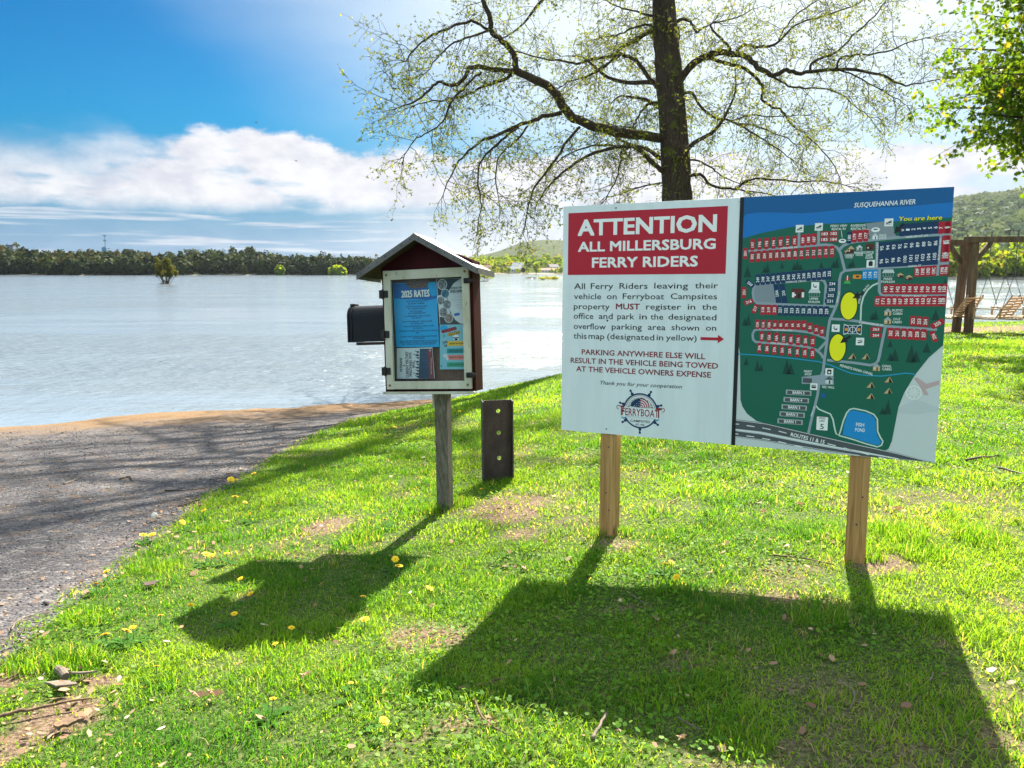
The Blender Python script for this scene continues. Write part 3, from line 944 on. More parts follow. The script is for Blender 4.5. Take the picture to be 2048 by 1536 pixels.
# sheet: green land, two blues of river
field = [a3(80, 480), a4(82, 110), a4(112, 220), a4(128, 290), a4(132, 680), a4(150, 740), a4(190, 800), a4(270, 862), a4(480, 915), a4(740, 985), a4(1350, 1120), a4(1395, 1100), a4(1425, 1030), a4(1450, 900), a4(1480, 745), a4(1530, 620), a4(1620, 470), a4(1740, 320), a4(1900, 215)]
field = [clipx(p) for p in field]
zr = lambda: None
A.poly([(xl, SIGN_H - .0002), (xl, a3(100, 490)[1])] + field[1:] + [(xr_ - .0002, a4(1900, 215)[1]), (xr_ - .0002, SIGN_H - .0002)], GREEN, 1)
A.poly([(xl, SIGN_H)] + [clipx(a3(*p)) for p in [(115, 500), (300, 455), (600, 395), (900, 372), (1200, 360), (1500, 352), (1760, 335)]] + [(xr_, a3(1930, 318)[1]), (xr_, SIGN_H)], BLUE2, 2)
A.poly([(xl, SIGN_H)] + [clipx(a3(*p)) for p in [(118, 322), (180, 292), (300, 277), (480, 278), (650, 285), (850, 270), (1000, 250), (1200, 236), (1400, 234), (1560, 225), (1760, 205)]] + [(xr_, a3(1940, 190)[1]), (xr_, SIGN_H)], BLUE1, 3)
# paddle wheel sketch and pale sky behind the land's edge
P4([(1610, 495), (1640, 490), (1720, 545), (1830, 515), (1830, 550), (1710, 590), (1740, 640), (1700, 640), (1660, 560)], PINK, 1)
A.ring(a4(1610, 620), .012, .016, WHITE, 2, 20); A.ring(a4(1610, 620), .028, .033, WHITE, 2, 24)
for k in range(9):
    a = R(k * 40); q = a4(1610, 620)
    A.line([q, (q[0] + .032 * math.cos(a), q[1] + .032 * math.sin(a))], .003, WHITE, 2)
P4([(1480, 745), (1640, 680), (1815, 745), (1815, 780), (1640, 800), (1475, 790)], LGREY, 1)
for k in range(14): A.line([clipx(a4(92, 300 + 34 * k)), clipx(a4(122, 296 + 34 * k))], .0012, LGREY, 1)
# highways
P4([(60, 845), (350, 880), (740, 970), (1130, 1060), (1450, 1130), (1780, 1215), (1500, 1185), (1100, 1115), (700, 1030), (300, 950), (60, 925)], DGREY, 4)
P4([(60, 945), (300, 975), (700, 1055), (1000, 1110), (1420, 1180), (1600, 1205), (1300, 1180), (900, 1125), (600, 1075), (300, 1025), (60, 995)], DGREY, 4)
hw = lambda dy: [clipx(a4(x, y + dy)) for x, y in [(60, 885), (350, 920), (740, 1000), (1130, 1090), (1450, 1160), (1700, 1205)]]
A.line([clipx(a4(x, y)) for x, y in [(60, 852), (350, 887), (740, 977), (1130, 1066), (1450, 1136), (1740, 1208)]], .0022, WHITE, 5)
A.line([clipx(a4(x, y)) for x, y in [(60, 932), (300, 961), (700, 1041), (1100, 1112), (1480, 1185)]], .005, WHITE, 5)
A.line([clipx(a4(x, y)) for x, y in [(60, 990), (300, 1019), (600, 1068), (900, 1118), (1150, 1155)]], .002, WHITE, 5)
for x0, y0, x1, y1 in [(65, 884, 120, 889), (185, 900, 252, 910), (320, 920, 390, 935), (458, 948, 525, 965), (875, 1055, 945, 1072), (1015, 1090, 1088, 1112), (1165, 1132, 1232, 1150), (1310, 1170, 1370, 1182),
                       (65, 968, 115, 974), (183, 988, 250, 996), (318, 1010, 385, 1020), (455, 1037, 522, 1052), (592, 1070, 660, 1085), (730, 1105, 797, 1120)]:
    A.line([a4(x0, y0), a4(x1, y1)], .004, WHITE, 5)
A.text('ROUTES 11 & 15', a4(705, 1008), 34 * UZ, WHITE, 7, rot=R(-9), bold=.02, width=305 * UX)
# roads
RD = 23 * UX
def road(pts, f=a3, wd=RD, m=GREYR, layer=4): A.line([clipx(f(*p)) for p in pts], wd, m, layer)
road([(200, 607), (560, 575), (760, 558), (850, 552), (910, 556), (955, 575), (985, 620), (1005, 700), (1022, 770)])
road([(632, 440), (630, 580)], layer=4.2); road([(800, 430), (798, 555)], layer=4.2)
road([(975, 595), (1010, 560), (1060, 535), (1130, 522), (1400, 497), (1500, 487), (1700, 472), (1935, 460)], layer=4.4, wd=RD * 1.15)
road([(990, 800), (1020, 775), (1100, 765), (1310, 752), (1560, 735), (1910, 708)], layer=4.6)
road([(1297, 528), (1297, 752)], layer=4.8); road([(1838, 475), (1812, 815)], layer=4.8)
road([(1020, 775), (990, 800), (978, 850), (972, 980), (955, 1060), (920, 1140), (893, 1200), (878, 1290), (868, 1400), (850, 1520)], layer=5)
road([(850, 320), (838, 430), (805, 520), (790, 640), (765, 740), (735, 860), (712, 965)], f=a4, layer=4.4)
road([(260, 890), (420, 877), (640, 860), (800, 848), (845, 860), (862, 900), (850, 1070)], layer=5.2)
road([(265, 890), (246, 915), (238, 960), (245, 1020), (270, 1050), (500, 1062), (720, 1072), (945, 1080)], layer=5.4)
road([(1318, 755), (1316, 950), (1328, 975), (1360, 985), (1600, 990), (1885, 988)], layer=5.6)
road([(1305, 880), (1260, 900), (1215, 940), (1180, 1000), (1162, 1070), (1157, 1200)], wd=RD * .6, m=LPATH, layer=5.8)
road([(905, 1185), (1010, 1190), (1130, 1205), (1260, 1230), (1380, 1248), (1560, 1262), (1810, 1276)], layer=6)
road([(1370, 1248), (1350, 1340), (1312, 1525)], layer=6.2)
road([(1322, 290), (1308, 345), (1285, 372), (1240, 385), (1100, 365), (960, 350), (870, 342)], f=a4, layer=6.4)
road([(868, 1358), (800, 1325), (720, 1300), (600, 1285), (440, 1277), (280, 1275), (250, 1285), (236, 1315), (240, 1360), (262, 1382), (320, 1387), (560, 1402), (700, 1425), (780, 1450), (820, 1485), (840, 1520)], layer=6.6)
road([(800, 1450), (868, 1375)], layer=6.8)
road([(110, 290), (250, 297), (400, 310), (600, 330), (800, 355), (900, 385), (1000, 425), (1080, 455), (1200, 472), (1330, 478), (1450, 465), (1540, 453), (1600, 458), (1625, 470)], f=a4, wd=RD * .5, m=CANAL, layer=4.1)
P4([(655, 485), (800, 470), (925, 430), (928, 552), (805, 552), (790, 545), (655, 545)], GREYR, 3.5)
P3([(260, 890), (412, 880), (437, 1058), (265, 1045), (245, 1010), (240, 930)], GRAV, 4.3)
P3([(1200, 372), (1430, 345), (1445, 440), (1460, 480), (1360, 495), (1240, 505), (1215, 420)], GRAV, 4.3)
road([(775, 730), (800, 760), (850, 782), (900, 802), (922, 850), (935, 920), (948, 970), (972, 985), (988, 940), (1010, 860), (1040, 790), (1065, 762), (1100, 755), (1200, 775), (1270, 805), (1300, 845), (1303, 950), (1325, 1000), (1348, 1035), (1335, 1070), (1300, 1082), (1200, 1055), (1080, 1015), (972, 985)], f=a4, wd=RD * .55, m=LPATH, layer=4.1)
P4([(1050, 790), (1075, 772), (1110, 772), (1230, 800), (1275, 830), (1288, 870), (1290, 950), (1305, 1000), (1332, 1035), (1322, 1062), (1295, 1068), (1180, 1035), (1002, 978), (1020, 880)], SKYB, 4.2)
A.text('FISH', a4(1153, 893), 30 * UZ, WHITE, 6, bold=.015, width=68 * UX); A.text('POND', a4(1153, 938), 30 * UZ, WHITE, 6, bold=.015, width=84 * UX)

def tagbox(p, body, m, wd=40, h=98, rot=0.0, f=a3, horiz=False, tw=None):
    c = f(*p)
    W_, H_ = wd * UX, h * UZ
    if c[0] + W_ / 2 > xr_: c = (xr_ - W_ / 2 - .0003, c[1])
    A.rect(c, W_, H_, m, 7.2, rot, min(W_, H_) * .22)
    L = max(len(body), 1)
    if horiz: A.text(body, c, min(H_ * .58, .016), WHITE, 8.2, rot=rot, bold=.02, width=min(W_ * .8, .009 * L))
    else: A.text(body, c, min(W_ * .62, .0165), WHITE, 8.2, rot=rot + math.pi / 2, bold=.02, width=min(H_ * .62, .0085 * L))

def row(bodies, p0, p1, m, wd=40, h=98, f=a3):
    n = len(bodies)
    for i, b_ in enumerate(bodies):
        q = i / max(n - 1, 1)
        tagbox((p0[0] + (p1[0] - p0[0]) * q, p0[1] + (p1[1] - p0[1]) * q), b_, m, wd, h, f=f)
S = lambda a, b, st=1, suf='': [f'{k}{suf}' for k in range(a, b + (1 if st > 0 else -1), st)]
row(['197', '196', '195', '194', '192', '191', '190'], (236, 552), (594, 523), RED)
row(['189', '188', '187'], (665, 514), (760, 505), RED)
for b_, p in (('183', (852, 460)), ('182', (930, 457)), ('185', (850, 508)), ('184', (928, 506))): tagbox(p, b_, RED, 70, 42, horiz=True)
row(['180'], (1060, 492), (1060, 492), NAVY); row(['179', '178', '177'], (1105, 482), (1202, 473), RED, 42)
row(['201'], (173, 628), (173, 628), RED)
row(S(202, 215), (232, 655), (913, 610), RED)
row(S(0, 6), (1512, 428), (1797, 405), NAVY, 46, 100); row(['7', '8', '9'], (1843, 408), (1940, 403), RED, 44, 95)
P3([(1310, 535), (1832, 478), (1815, 722), (1305, 748)], NAVY, 5.0)
for i, b_ in enumerate(['95', '94', '93', '92', '91', '90', '89', '88', '87', '86']):
    A.text(b_, a3(1338 + 51 * i, 582 - 5 * i), 26 * UX, WHITE, 8, rot=math.pi / 2, bold=.015, width=38 * UZ)
for i, b_ in enumerate(S(96, 105)):
    A.text(b_, a3(1333 + 50.5 * i, 694 - 4.9 * i), 26 * UX, WHITE, 8, rot=math.pi / 2, bold=.015, width=(38 if len(b_) < 3 else 54) * UZ)
row(['85'], (1880, 530), (1880, 530), RED, 50, 105); row(['106'], (1870, 642), (1870, 642), RED, 50, 105); row(['84', '107'], (1925, 528), (1920, 640), RED, 40, 105)
row(S(249, 235, -1), (280, 852), (890, 800), NAVY, 42, 96)
tagbox((213, 885), '250', NAVY, 90, 42, R(-40), horiz=True); tagbox((163, 960), '251', RED); tagbox((203, 1040), '216', RED, 85, 42, R(20), horiz=True); tagbox((257, 1098), '217', RED, 42, 85, R(-22))
row(['218', '219', '220'], (323, 1107), (422, 1108), RED, 42, 90); row(S(221, 229), (470, 1112), (867, 1122), NAVY, 46, 90)
for b_, p in (('234', (915, 885)), ('233', (912, 935)), ('232', (903, 985)), ('231', (895, 1033))): tagbox(p, b_, NAVY, 85, 42, horiz=True)
P3([(412, 893), (455, 890), (480, 1048), (437, 1050)], NAVY, 5.6); P3([(462, 890), (508, 888), (535, 1050), (486, 1050)], NAVY, 5.6)
A.text('230A', a3(443, 968), 26 * UX, WHITE, 8, rot=R(98), bold=.015, width=60 * UZ); A.text('230', a3(500, 965), 26 * UX, WHITE, 8, rot=R(98), bold=.015, width=45 * UZ)
row(S(12, 4, -1, 'A'), (276, 1232), (675, 1240), RED, 40, 84)
for b_, p in (('3A', (725, 1258)), ('2A', (778, 1277)), ('1A', (828, 1291))): tagbox(p, b_, RED, 40, 84)
row(S(14, 21, 1, 'A'), (315, 1335), (748, 1378), RED, 42, 92); row(S(29, 22, -1, 'A'), (293, 1432), (746, 1480), RED, 40, 88)
row(['175', '174', '173'], (1193, 808), (1284, 806), SKYB, 42, 84)
row(['139F', '139E', '139D', '139C'], (1640, 782), (1780, 775), RED, 42, 84); row(['139B', '139A'], (1852, 772), (1893, 768), RED, 38, 84)
row(S(140, 150), (1370, 932), (1885, 930), RED, 46, 84)
row(['172', '171', '169', '168', '167', '166', '165', '164', '163', '162', '161', '160', '159'], (1300, 1035), (1882, 1032), RED, 44, 84)
row(['252', '253', '254'], (1603, 1203), (1710, 1212), RED, 44, 84); tagbox((1822, 1227), '255', RED, 110, 46, R(33), horiz=True); tagbox((1782, 1335), '256', RED, 42, 90, R(24))
row(S(262, 257, -1), (1412, 1308), (1694, 1320), RED, 46, 92)
tagbox((1288, 1273), '263', RED, 90, 38, horiz=True); tagbox((1287, 1325), '264', RED, 90, 38, horiz=True)

def pine(p, wd, h, f=a3):
    c = f(*p); W_, H_ = wd * UX, h * UZ
    pts = [(0, .5)]
    for k in range(1, 6): pts += [(.10 * k, .5 - .2 * k + .02), (.10 * k - .05, .5 - .2 * k)] if k < 5 else [(.5, -.5)]
    pts = pts + [(-x, z) for x, z in pts[:0:-1]]
    A.poly([clipx((c[0] + x * W_, c[1] + z * H_)) for x, z in pts], FOREST, 5.1)
for p, wd, h in [((193, 778), 72, 105), ((365, 750), 50, 80), ((340, 762), 56, 60), ((488, 728), 42, 55), ((618, 728), 60, 82), ((590, 738), 50, 62), ((645, 742), 44, 52), ((822, 724), 42, 55), ((955, 704), 52, 90), ((928, 716), 50, 62), ((1090, 712), 50, 68), ((1068, 724), 44, 46),
                 ((200, 1192), 60, 100), ((170, 1208), 60, 72), ((1285, 1150), 54, 82), ((1258, 1162), 48, 60), ((1797, 1150), 70, 84), ((1410, 1395), 48, 62), ((1880, 870), 40, 60)]: pine(p, wd, h)
for p, wd, h in [((182, 350), 50, 75), ((278, 388), 60, 100), ((310, 402), 44, 70), ((528, 395), 80, 140), ((560, 415), 80, 100), ((1450, 295), 76, 105), ((1412, 312), 60, 70), ((1590, 285), 90, 150), ((1630, 310), 80, 96), ((1722, 235), 68, 82), ((1390, 742), 68, 122), ((1345, 775), 60, 60)]: pine(p, wd, h, a4)

for p, rxx, rzz, f in (((1057, 1075), 68, 114, a3), ((960, 236), 68, 114, a4)):
    A.ell(f(*p), (rxx + 8) * UX, (rzz + 8) * UZ, BLACK, 9); A.ell(f(*p), rxx * UX, rzz * UZ, YEL, 10)
def arrow(p0, p1, wd, f=a3):
    a, b = Vector(f(*p0)), Vector(f(*p1)); d = (b - a).normalized(); nn = Vector((-d.y, d.x)); k = b - d * .032
    A.line([a, k], wd, BLACK, 11)
    A.poly([tuple(b), tuple(k + nn * .016), tuple(k - nn * .016)], BLACK, 11.5)
arrow((1528, 372), (1440, 458), .011); arrow((1182, 962), (1088, 1010), .010); arrow((1072, 1330), (982, 1392), .010)

def icon(p, kind, f=a3, wd=66, h=62):
    c = f(*p)
    A.rect(c, wd * UX + .0015, h * UZ + .0015, MID, 6.8); A.rect(c, wd * UX, h * UZ, WHITE, 7.4)
    u, v = wd * UX, h * UZ
    if kind == 'boat':
        A.poly([(c[0] - .35 * u, c[1] - .05 * v), (c[0] + .36 * u, c[1] + .12 * v), (c[0] + .3 * u, c[1] - .06 * v), (c[0] - .3 * u, c[1] - .2 * v)], BLACK, 8)
        A.poly([(c[0] - .05 * u, c[1] + .1 * v), (c[0] + .3 * u, c[1] + .25 * v), (c[0] + .34 * u, c[1] + .16 * v), (c[0] - .02 * u, c[1] + .03 * v)], BLACK, 8)
        A.line([(c[0] - .38 * u, c[1] - .3 * v), (c[0] + .38 * u, c[1] - .22 * v)], .0015, BLACK, 8)
    elif kind == 'swing':
        A.ell((c[0] - .2 * u, c[1] + .18 * v), .08 * u, .08 * u, BLACK, 8, 10)
        A.line([(c[0] - .28 * u, c[1] + .05 * v), (c[0] - .1 * u, c[1] - .2 * v), (c[0] + .22 * u, c[1] - .18 * v)], .004, BLACK, 8)
        A.line([(c[0] - .1 * u, c[1] - .2 * v), (c[0] + .2 * u, c[1] + .02 * v)], .003, BLACK, 8)
    elif kind == 'can':
        A.rect(c, .5 * u, .6 * v, BLACK, 8, 0, .1 * u); A.rect((c[0], c[1] + .36 * v), .3 * u, .08 * v, BLACK, 8)
    elif kind == 'washer':
        A.rect(c, .55 * u, .66 * v, BLACK, 8, 0, .05 * u); A.ell((c[0], c[1] - .05 * v), .15 * u, .15 * u, WHITE, 9, 14)
    elif kind == 'rv':
        A.rect((c[0], c[1] + .02 * v), .62 * u, .5 * v, BLACK, 8, 0, .05 * u); A.rect((c[0] - .1 * u, c[1] + .1 * v), .2 * u, .14 * v, WHITE, 9); A.rect((c[0] + .16 * u, c[1] + .1 * v), .18 * u, .14 * v, WHITE, 9)
    else:
        A.line([(c[0] - .3 * u, c[1] + .12 * v), (c[0] + .3 * u, c[1] + .2 * v)], .003, BLACK, 8)
        A.line([(c[0] - .28 * u, c[1] - .16 * v), (c[0] - .05 * u, c[1] - .12 * v), (c[0] + .28 * u, c[1] - .02 * v)], .006, BLACK, 8)
icon((637, 415), 'boat'); icon((801, 400), 'boat'); icon((1398, 362), 'boat', wd=68); icon((1243, 715), 'can'); icon((770, 903), 'swing'); icon((945, 1264), 'swing'); icon((1152, 1378), 'boat2')
icon((890, 443), 'washer', a4); icon((758, 568), 'rv', a4, 62, 58)

def hut(p, wd, h, roof, wall, f=a3, flat=False):
    c = f(*p); u, v = wd * UX, h * UZ
    A.rect((c[0], c[1] - .2 * v), u * .86, .6 * v, wall, 6.0)
    if flat: A.poly([(c[0] - .38 * u, c[1] + .5 * v), (c[0] + .38 * u, c[1] + .5 * v), (c[0] + .52 * u, c[1] + .05 * v), (c[0] - .52 * u, c[1] + .05 * v)], roof, 6.4)
    else: A.poly([(c[0] - .52 * u, c[1] + .02 * v), (c[0], c[1] + .5 * v), (c[0] + .52 * u, c[1] + .02 * v)], roof, 6.4)
    A.rect((c[0] + .08 * u, c[1] - .26 * v), .16 * u, .44 * v, BLACK, 6.7)
    A.rect((c[0] - .2 * u, c[1] - .15 * v), .14 * u, .18 * v, WHITE, 6.7)
hut((1075, 592), 60, 60, TAN, BROWN); hut((1040, 612), 44, 34, TAN, BROWN); hut((1147, 578), 56, 48, PALE, MID); hut((1238, 570), 78, 52, BROWN, BROWN, flat=True)
hut((622, 968), 130, 84, BROWN, BROWN, flat=True)
for q in (582, 665): A.rect(a3(q, 980), 20 * UX, 44 * UZ, WHITE, 6.9)
def pavilion(p, wd, h, f=a3):
    c = f(*p); u, v = wd * UX, h * UZ
    A.poly([(c[0] - .36 * u, c[1] + .5 * v), (c[0] + .36 * u, c[1] + .5 * v), (c[0] + .5 * u, c[1] + .02 * v), (c[0] - .5 * u, c[1] + .02 * v)], PALE, 6.4)
    for q in (-.4, -.2, 0, .2, .4): A.line([(c[0] + q * u, c[1]), (c[0] + q * u, c[1] - .45 * v)], .0015, MID, 6.2)
    A.line([(c[0] - .45 * u, c[1] - .45 * v), (c[0] + .45 * u, c[1] - .45 * v)], .0015, MID, 6.3)
pavilion((763, 965), 106, 66); pavilion((1394, 795), 100, 60)
hut((1390, 1125), 64, 60, MID, TAN); hut((1388, 1197), 64, 60, MID, TAN); hut((1293, 402), 66, 62, MID, TAN, a4); hut((1495, 814), 62, 42, TAN, BROWN); hut((1570, 832), 62, 42, TAN, BROWN); hut((1281, 480), 48, 50, PALE, WHITE)
hut((888, 512), 72, 66, DGREY, PALE, a4)
c = a3(1045, 850); A.poly([(c[0] - 30 * UX, c[1] - 34 * UZ), (c[0] + 30 * UX, c[1] - 34 * UZ), (c[0], c[1] + 32 * UZ)], LGREEN, 6); A.rect(a3(1045, 845), 36 * UX, 30 * UZ, RED, 6.5); A.rect(a3(1045, 835), 8 * UX, 40 * UZ, WHITE, 7)
A.rect(a3(1128, 825), 70 * UX, 34 * UZ, ORANGE, 6, 0, .004); A.rect(a3(1132, 824), 26 * UX, 16 * UZ, BROWN, 6.5)
A.ell(a3(1285, 425), 36 * UX, 20 * UZ, WHITE, 6, 12); A.rect(a3(1285, 421), 30 * UX, 9 * UZ, BLACK, 6.5); A.ell(a3(1002, 520), 32 * UX, 18 * UZ, WHITE, 6, 12); A.rect(a3(1004, 516), 28 * UX, 9 * UZ, BLACK, 6.5)
A.line([a3(993, 435), a3(1000, 490)], .0022, WHITE, 7); A.line([a3(1198, 418), a3(1232, 424)], .0022, WHITE, 7)
c = a3(1089, 1276); u, v = 150 * UX, 74 * UZ
A.rect(c, u, v, WHITE, 6); A.rect(c, u - .004, v - .004, NAVY, 6.3); A.ring(c, .011, .0135, WHITE, 6.6, 20); A.rect(c, .002, v, WHITE, 6.6)
for q in (-1, 1):
    A.ring((c[0] + q * u * .5, c[1]), .022, .0245, WHITE, 6.6, 16, 90 if q > 0 else -90, 270 if q > 0 else 90); A.rect((c[0] + q * u * .34, c[1]), u * .16, v * .34, ORANGE, 6.7)
A.rect(a4(703, 516), 80 * UX, 40 * UZ, DGREY, 6); A.rect(a4(840, 645), 42 * UX, 40 * UZ, BLUE1, 6)
for k, p in enumerate([(628, 620), (608, 683), (590, 745), (573, 806), (555, 867)]):
    c = a4(*p)
    A.rect(c, 226 * UX, 44 * UZ, MID, 6); A.rect((c[0], c[1] - .001), 200 * UX, 30 * UZ, DGREY, 6.3)
    A.text(f'BARN {5 - k}', c, 25 * UZ, WHITE, 7, bold=.02, width=106 * UX)
c = a4(829, 883); A.rect(c, 104 * UX, 124 * UZ, BLACK, 6, 0, .003); A.rect(c, 98 * UX, 118 * UZ, WHITE, 6.4, 0, .003)
A.text('SPEED', a4(829, 838), 17 * UZ, BLACK, 7, width=60 * UX); A.text('LIMIT', a4(829, 862), 17 * UZ, BLACK, 7, width=46 * UX); A.text('5', a4(828, 908), 46 * UZ, BLACK, 7, bold=.01, width=32 * UX)
for p, f in (((1083, 310), a4), ((1200, 312), a4), ((1241, 555), a4), ((1395, 510), a4), ((1390, 605), a4), ((1240, 650), a4)):
    c = f(*p); A.poly([(c[0] - .016, c[1] - .013), (c[0] + .004, c[1] + .014), (c[0] + .001, c[1] - .012)], TAN, 6); A.poly([(c[0] + .004, c[1] + .014), (c[0] + .018, c[1] - .012), (c[0] + .001, c[1] - .012)], BLACK, 6.2); A.line([(c[0] + .004, c[1] + .014), (c[0] + .018, c[1] - .012)], .002, TAN, 6.5)
def lab(body, p, h, wd, f=a3, m=WHITE, rot=0, **kw): A.text(body, f(*p), h * UZ, m, 8.5, rot=R(rot), bold=kw.pop('bold', .014), width=wd * UX, **kw)
lab('SUSQUEHANNA RIVER', (1360, 200), 38, 485, italic=.2, rot=1.0)
A.text('You are here', (a3(1668, 326)[0] + .001, a3(1668, 326)[1] - .001), 34 * UZ, BLACK, 8.3, bold=.05, width=332 * UX, italic=.1)
lab('You are here', (1668, 326), 34, 330, m=YEL, italic=.1, bold=.02)
for body, p, wd in [('FERRY VIEW', (972, 391), 138), ('RENTAL RV', (972, 418), 120), ('RIVERSIDE', (1137, 388), 120), ('RENTAL RV', (1137, 415), 120), ('SNACK', (1347, 472), 60), ('SHACK', (1347, 494), 60), ("OWNER'S", (1060, 641), 74), ('HOUSE', (1060, 658), 56), ("MANAGER'S", (1147, 620), 84), ('HOUSE', (1147, 638), 58),
                    ('OFFICE/', (1232, 618), 76), ('GAME', (1230, 640), 54), ('ROOM', (1230, 662), 58), ('MAIN', (1390, 843), 66), ('PAVILION', (1390, 868), 106), ('UPPER', (760, 1013), 76), ('PAVILION', (760, 1040), 98), ('RUSTIC', (1473, 1112), 82), ('CABIN', (1472, 1140), 74), ('CO-Z', (1466, 1186), 56), ('CABIN', (1466, 1212), 74)]:
    lab(body, p, 19, wd)
for body, p, wd in [('CANAL', (1380, 393), 76), ('CABIN', (1380, 419), 74), ('MAINT', (709, 438), 70), ('SHOP', (709, 462), 58), ('REC HALL', (882, 572), 104)]: lab(body, p, 20, wd, a4)
lab('PENNSYLVANIA CANAL', (1122, 424), 22, 285, a4, rot=-14)
for body, p, wd, rot in [('ENTERPRISE DR', (545, 578), 150, 4), ('DEFIANCE CIRCLE', (605, 866), 170, 4), ('FERRYBOAT LN', (1636, 480), 165, 4), ('CANAL ST', (1618, 733), 100, 4), ('POINTY BOAT RD', (1616, 988), 190, 0), ('STERNWHEELER DR', (1248, 1227), 200, -6), ('SUSQUEHANNA AVE', (490, 1281), 180, 0), ('COAL DIGGER LN', (465, 1395), 155, -3)]:
    lab(body, p, 15, wd, rot=rot, m=WHITE)
for body, p, ln, rot, f in [('BOATING ALLEY', (1297, 640), 200, 90, a3), ('BLUE GOOSE WAY', (1830, 590), 170, 88, a3), ('FERRY LN', (965, 1000), 95, 82, a3), ('FERRY LN', (750, 780), 90, 76, a4)]:
    A.text(body, f(*p), 14 * UX, WHITE, 8.5, rot=R(rot), bold=.014, width=ln * UZ)
arcs = [(1148, 1040, 88), (1152, 985, 80), (1180, 940, 62), (1210, 905, 52)]
A.text('WALKING', a3(1150, 1010), 17 * UX, WHITE, 8.5, rot=R(82), bold=.014, width=95 * UZ); A.text('PATH', a3(1205, 920), 17 * UX, WHITE, 8.5, rot=R(55), bold=.014, width=60 * UZ)
A.ell(a3(122, 185), .003, .003, MID, 9, 8)
A.build('map_print', rpan)

# timber posts of the sign
pine_m = bpy.data.materials.new('treated_pine'); pine_m.use_nodes = True
t = NT(pine_m.node_tree); pb = t.n['Principled BSDF']
co = t.add('ShaderNodeTexCoord').outputs['Object']
g = t.noise(t.scalev(co, (34, 34, 1.2)), 1.6, 5, .6, 1.2)
gg = t.noise(t.scalev(co, (160, 160, 4)), 1.0, 3, .6)
kn = t.noise(t.scalev(co, (9, 9, 2.4)), 1.2, 2, .5)
cc = t.ramp(t.math('ADD', t.math('MULTIPLY', g, .75), t.math('MULTIPLY', gg, .25)), [(.3, (.17, .080, .024)), (.48, (.36, .185, .060)), (.62, (.48, .27, .10)), (.8, (.56, .35, .15))])
t.put(pb.inputs['Base Color'], t.mix(t.step(kn, .68, .74), cc, (.12, .055, .02)))
pb.inputs['Roughness'].default_value = .75
bn = t.add('ShaderNodeBump'); bn.inputs['Strength'].default_value = .35; bn.inputs['Distance'].default_value = .004
t.l.new(g, bn.inputs['Height']); t.l.new(bn.outputs[0], pb.inputs['Normal'])
dark_hole = mat('old_screw', (.02, .017, .015), .6)
for k, (px, pyb) in enumerate(((1217, 1063), (1713, 1115))):
    base = on_ground(px, pyb)
    top = sg(1221 if k == 0 else 1722, 900, yplane=.05)
    x0 = top[0]
    lb = SIGN_M.inverted() @ Vector((base[0], base[1], base[2] - .25))
    mb = MB()
    mb.box((x0 - .0445, .0075, lb.z), (x0 + .0445, .0965, SIGN_H - .03), bev=.004)
    po = mb.build('post', pine_m, sign)
    for q in ((.004, .87), (-.006, .42), (.012, .25)) if k == 0 else ((.02, .62), (.0, .36)):
        z = lb.z + .25 + (0 - lb.z - .25) * q[1]
        mb = MB(); mb.tube([(x0 + q[0], .0074, z), (x0 + q[0], .0055, z)], .004, 8)
        mb.build('screw', dark_hole, po)


# ------------------------------------------------------------------ notice kiosk
KIOSK_M = frame_matrix((-.5114, 4.7159, .6753), -.2695, -.0475, -.0779)
KIOSK_I = np.array(KIOSK_M.inverted())
kiosk = empty('notice_kiosk', label='small dark red notice case with gabled grey roof on a weathered post', cat='notice board')
kiosk.matrix_world = KIOSK_M
redp = mat('barn_red_paint', (.040, .003, .005), .6, spec=.12, var=.45, scale=5, stretch=(1, 1, .4), bump=.15)
cream = bpy.data.materials.new('old_cream_paint'); cream.use_nodes = True
t = NT(cream.node_tree); pb = t.n['Principled BSDF']
co = t.add('ShaderNodeTexCoord').outputs['Object']
chip = t.step(t.noise(t.scalev(co, (60, 60, 22)), 1.0, 5, .7), .63, .66)
dirt_ = t.noise(t.scalev(co, (9, 9, 3)), 1.0, 5, .65)
t.put(pb.inputs['Base Color'], t.mix(chip, t.ramp(dirt_, [(.3, (.34, .33, .24)), (.55, (.44, .44, .35)), (.75, (.50, .51, .44))]), (.12, .10, .08)))
pb.inputs['Roughness'].default_value = .6
greywood = bpy.data.materials.new('weathered_wood'); greywood.use_nodes = True
t = NT(greywood.node_tree); pb = t.n['Principled BSDF']
co = t.add('ShaderNodeTexCoord').outputs['Object']
g = t.noise(t.scalev(co, (45, 45, 1.6)), 1.5, 5, .65, .8)
t.put(pb.inputs['Base Color'], t.ramp(g, [(.3, (.045, .036, .026)), (.5, (.115, .098, .075)), (.72, (.21, .19, .155))]))
pb.inputs['Roughness'].default_value = .85
bn = t.add('ShaderNodeBump'); bn.inputs['Strength'].default_value = .5; bn.inputs['Distance'].default_value = .004
t.l.new(g, bn.inputs['Height']); t.l.new(bn.outputs[0], pb.inputs['Normal'])
roofmet = mat('galvanised_roof', (.30, .31, .32), .42, .55, var=.25, scale=12, stretch=(1, 3, 1))
trimmet = mat('grey_trim', (.13, .125, .12), .55, .25, var=.35, scale=9)
soff = mat('soffit_brown', (.035, .018, .014), .8)
black_iron = mat('black_iron', (.022, .015, .013), .5, .4, var=.4, scale=30)
cork = mat('particle_board', (.24, .13, .085), .85, var=.3, scale=60, col2=(.17, .085, .055))

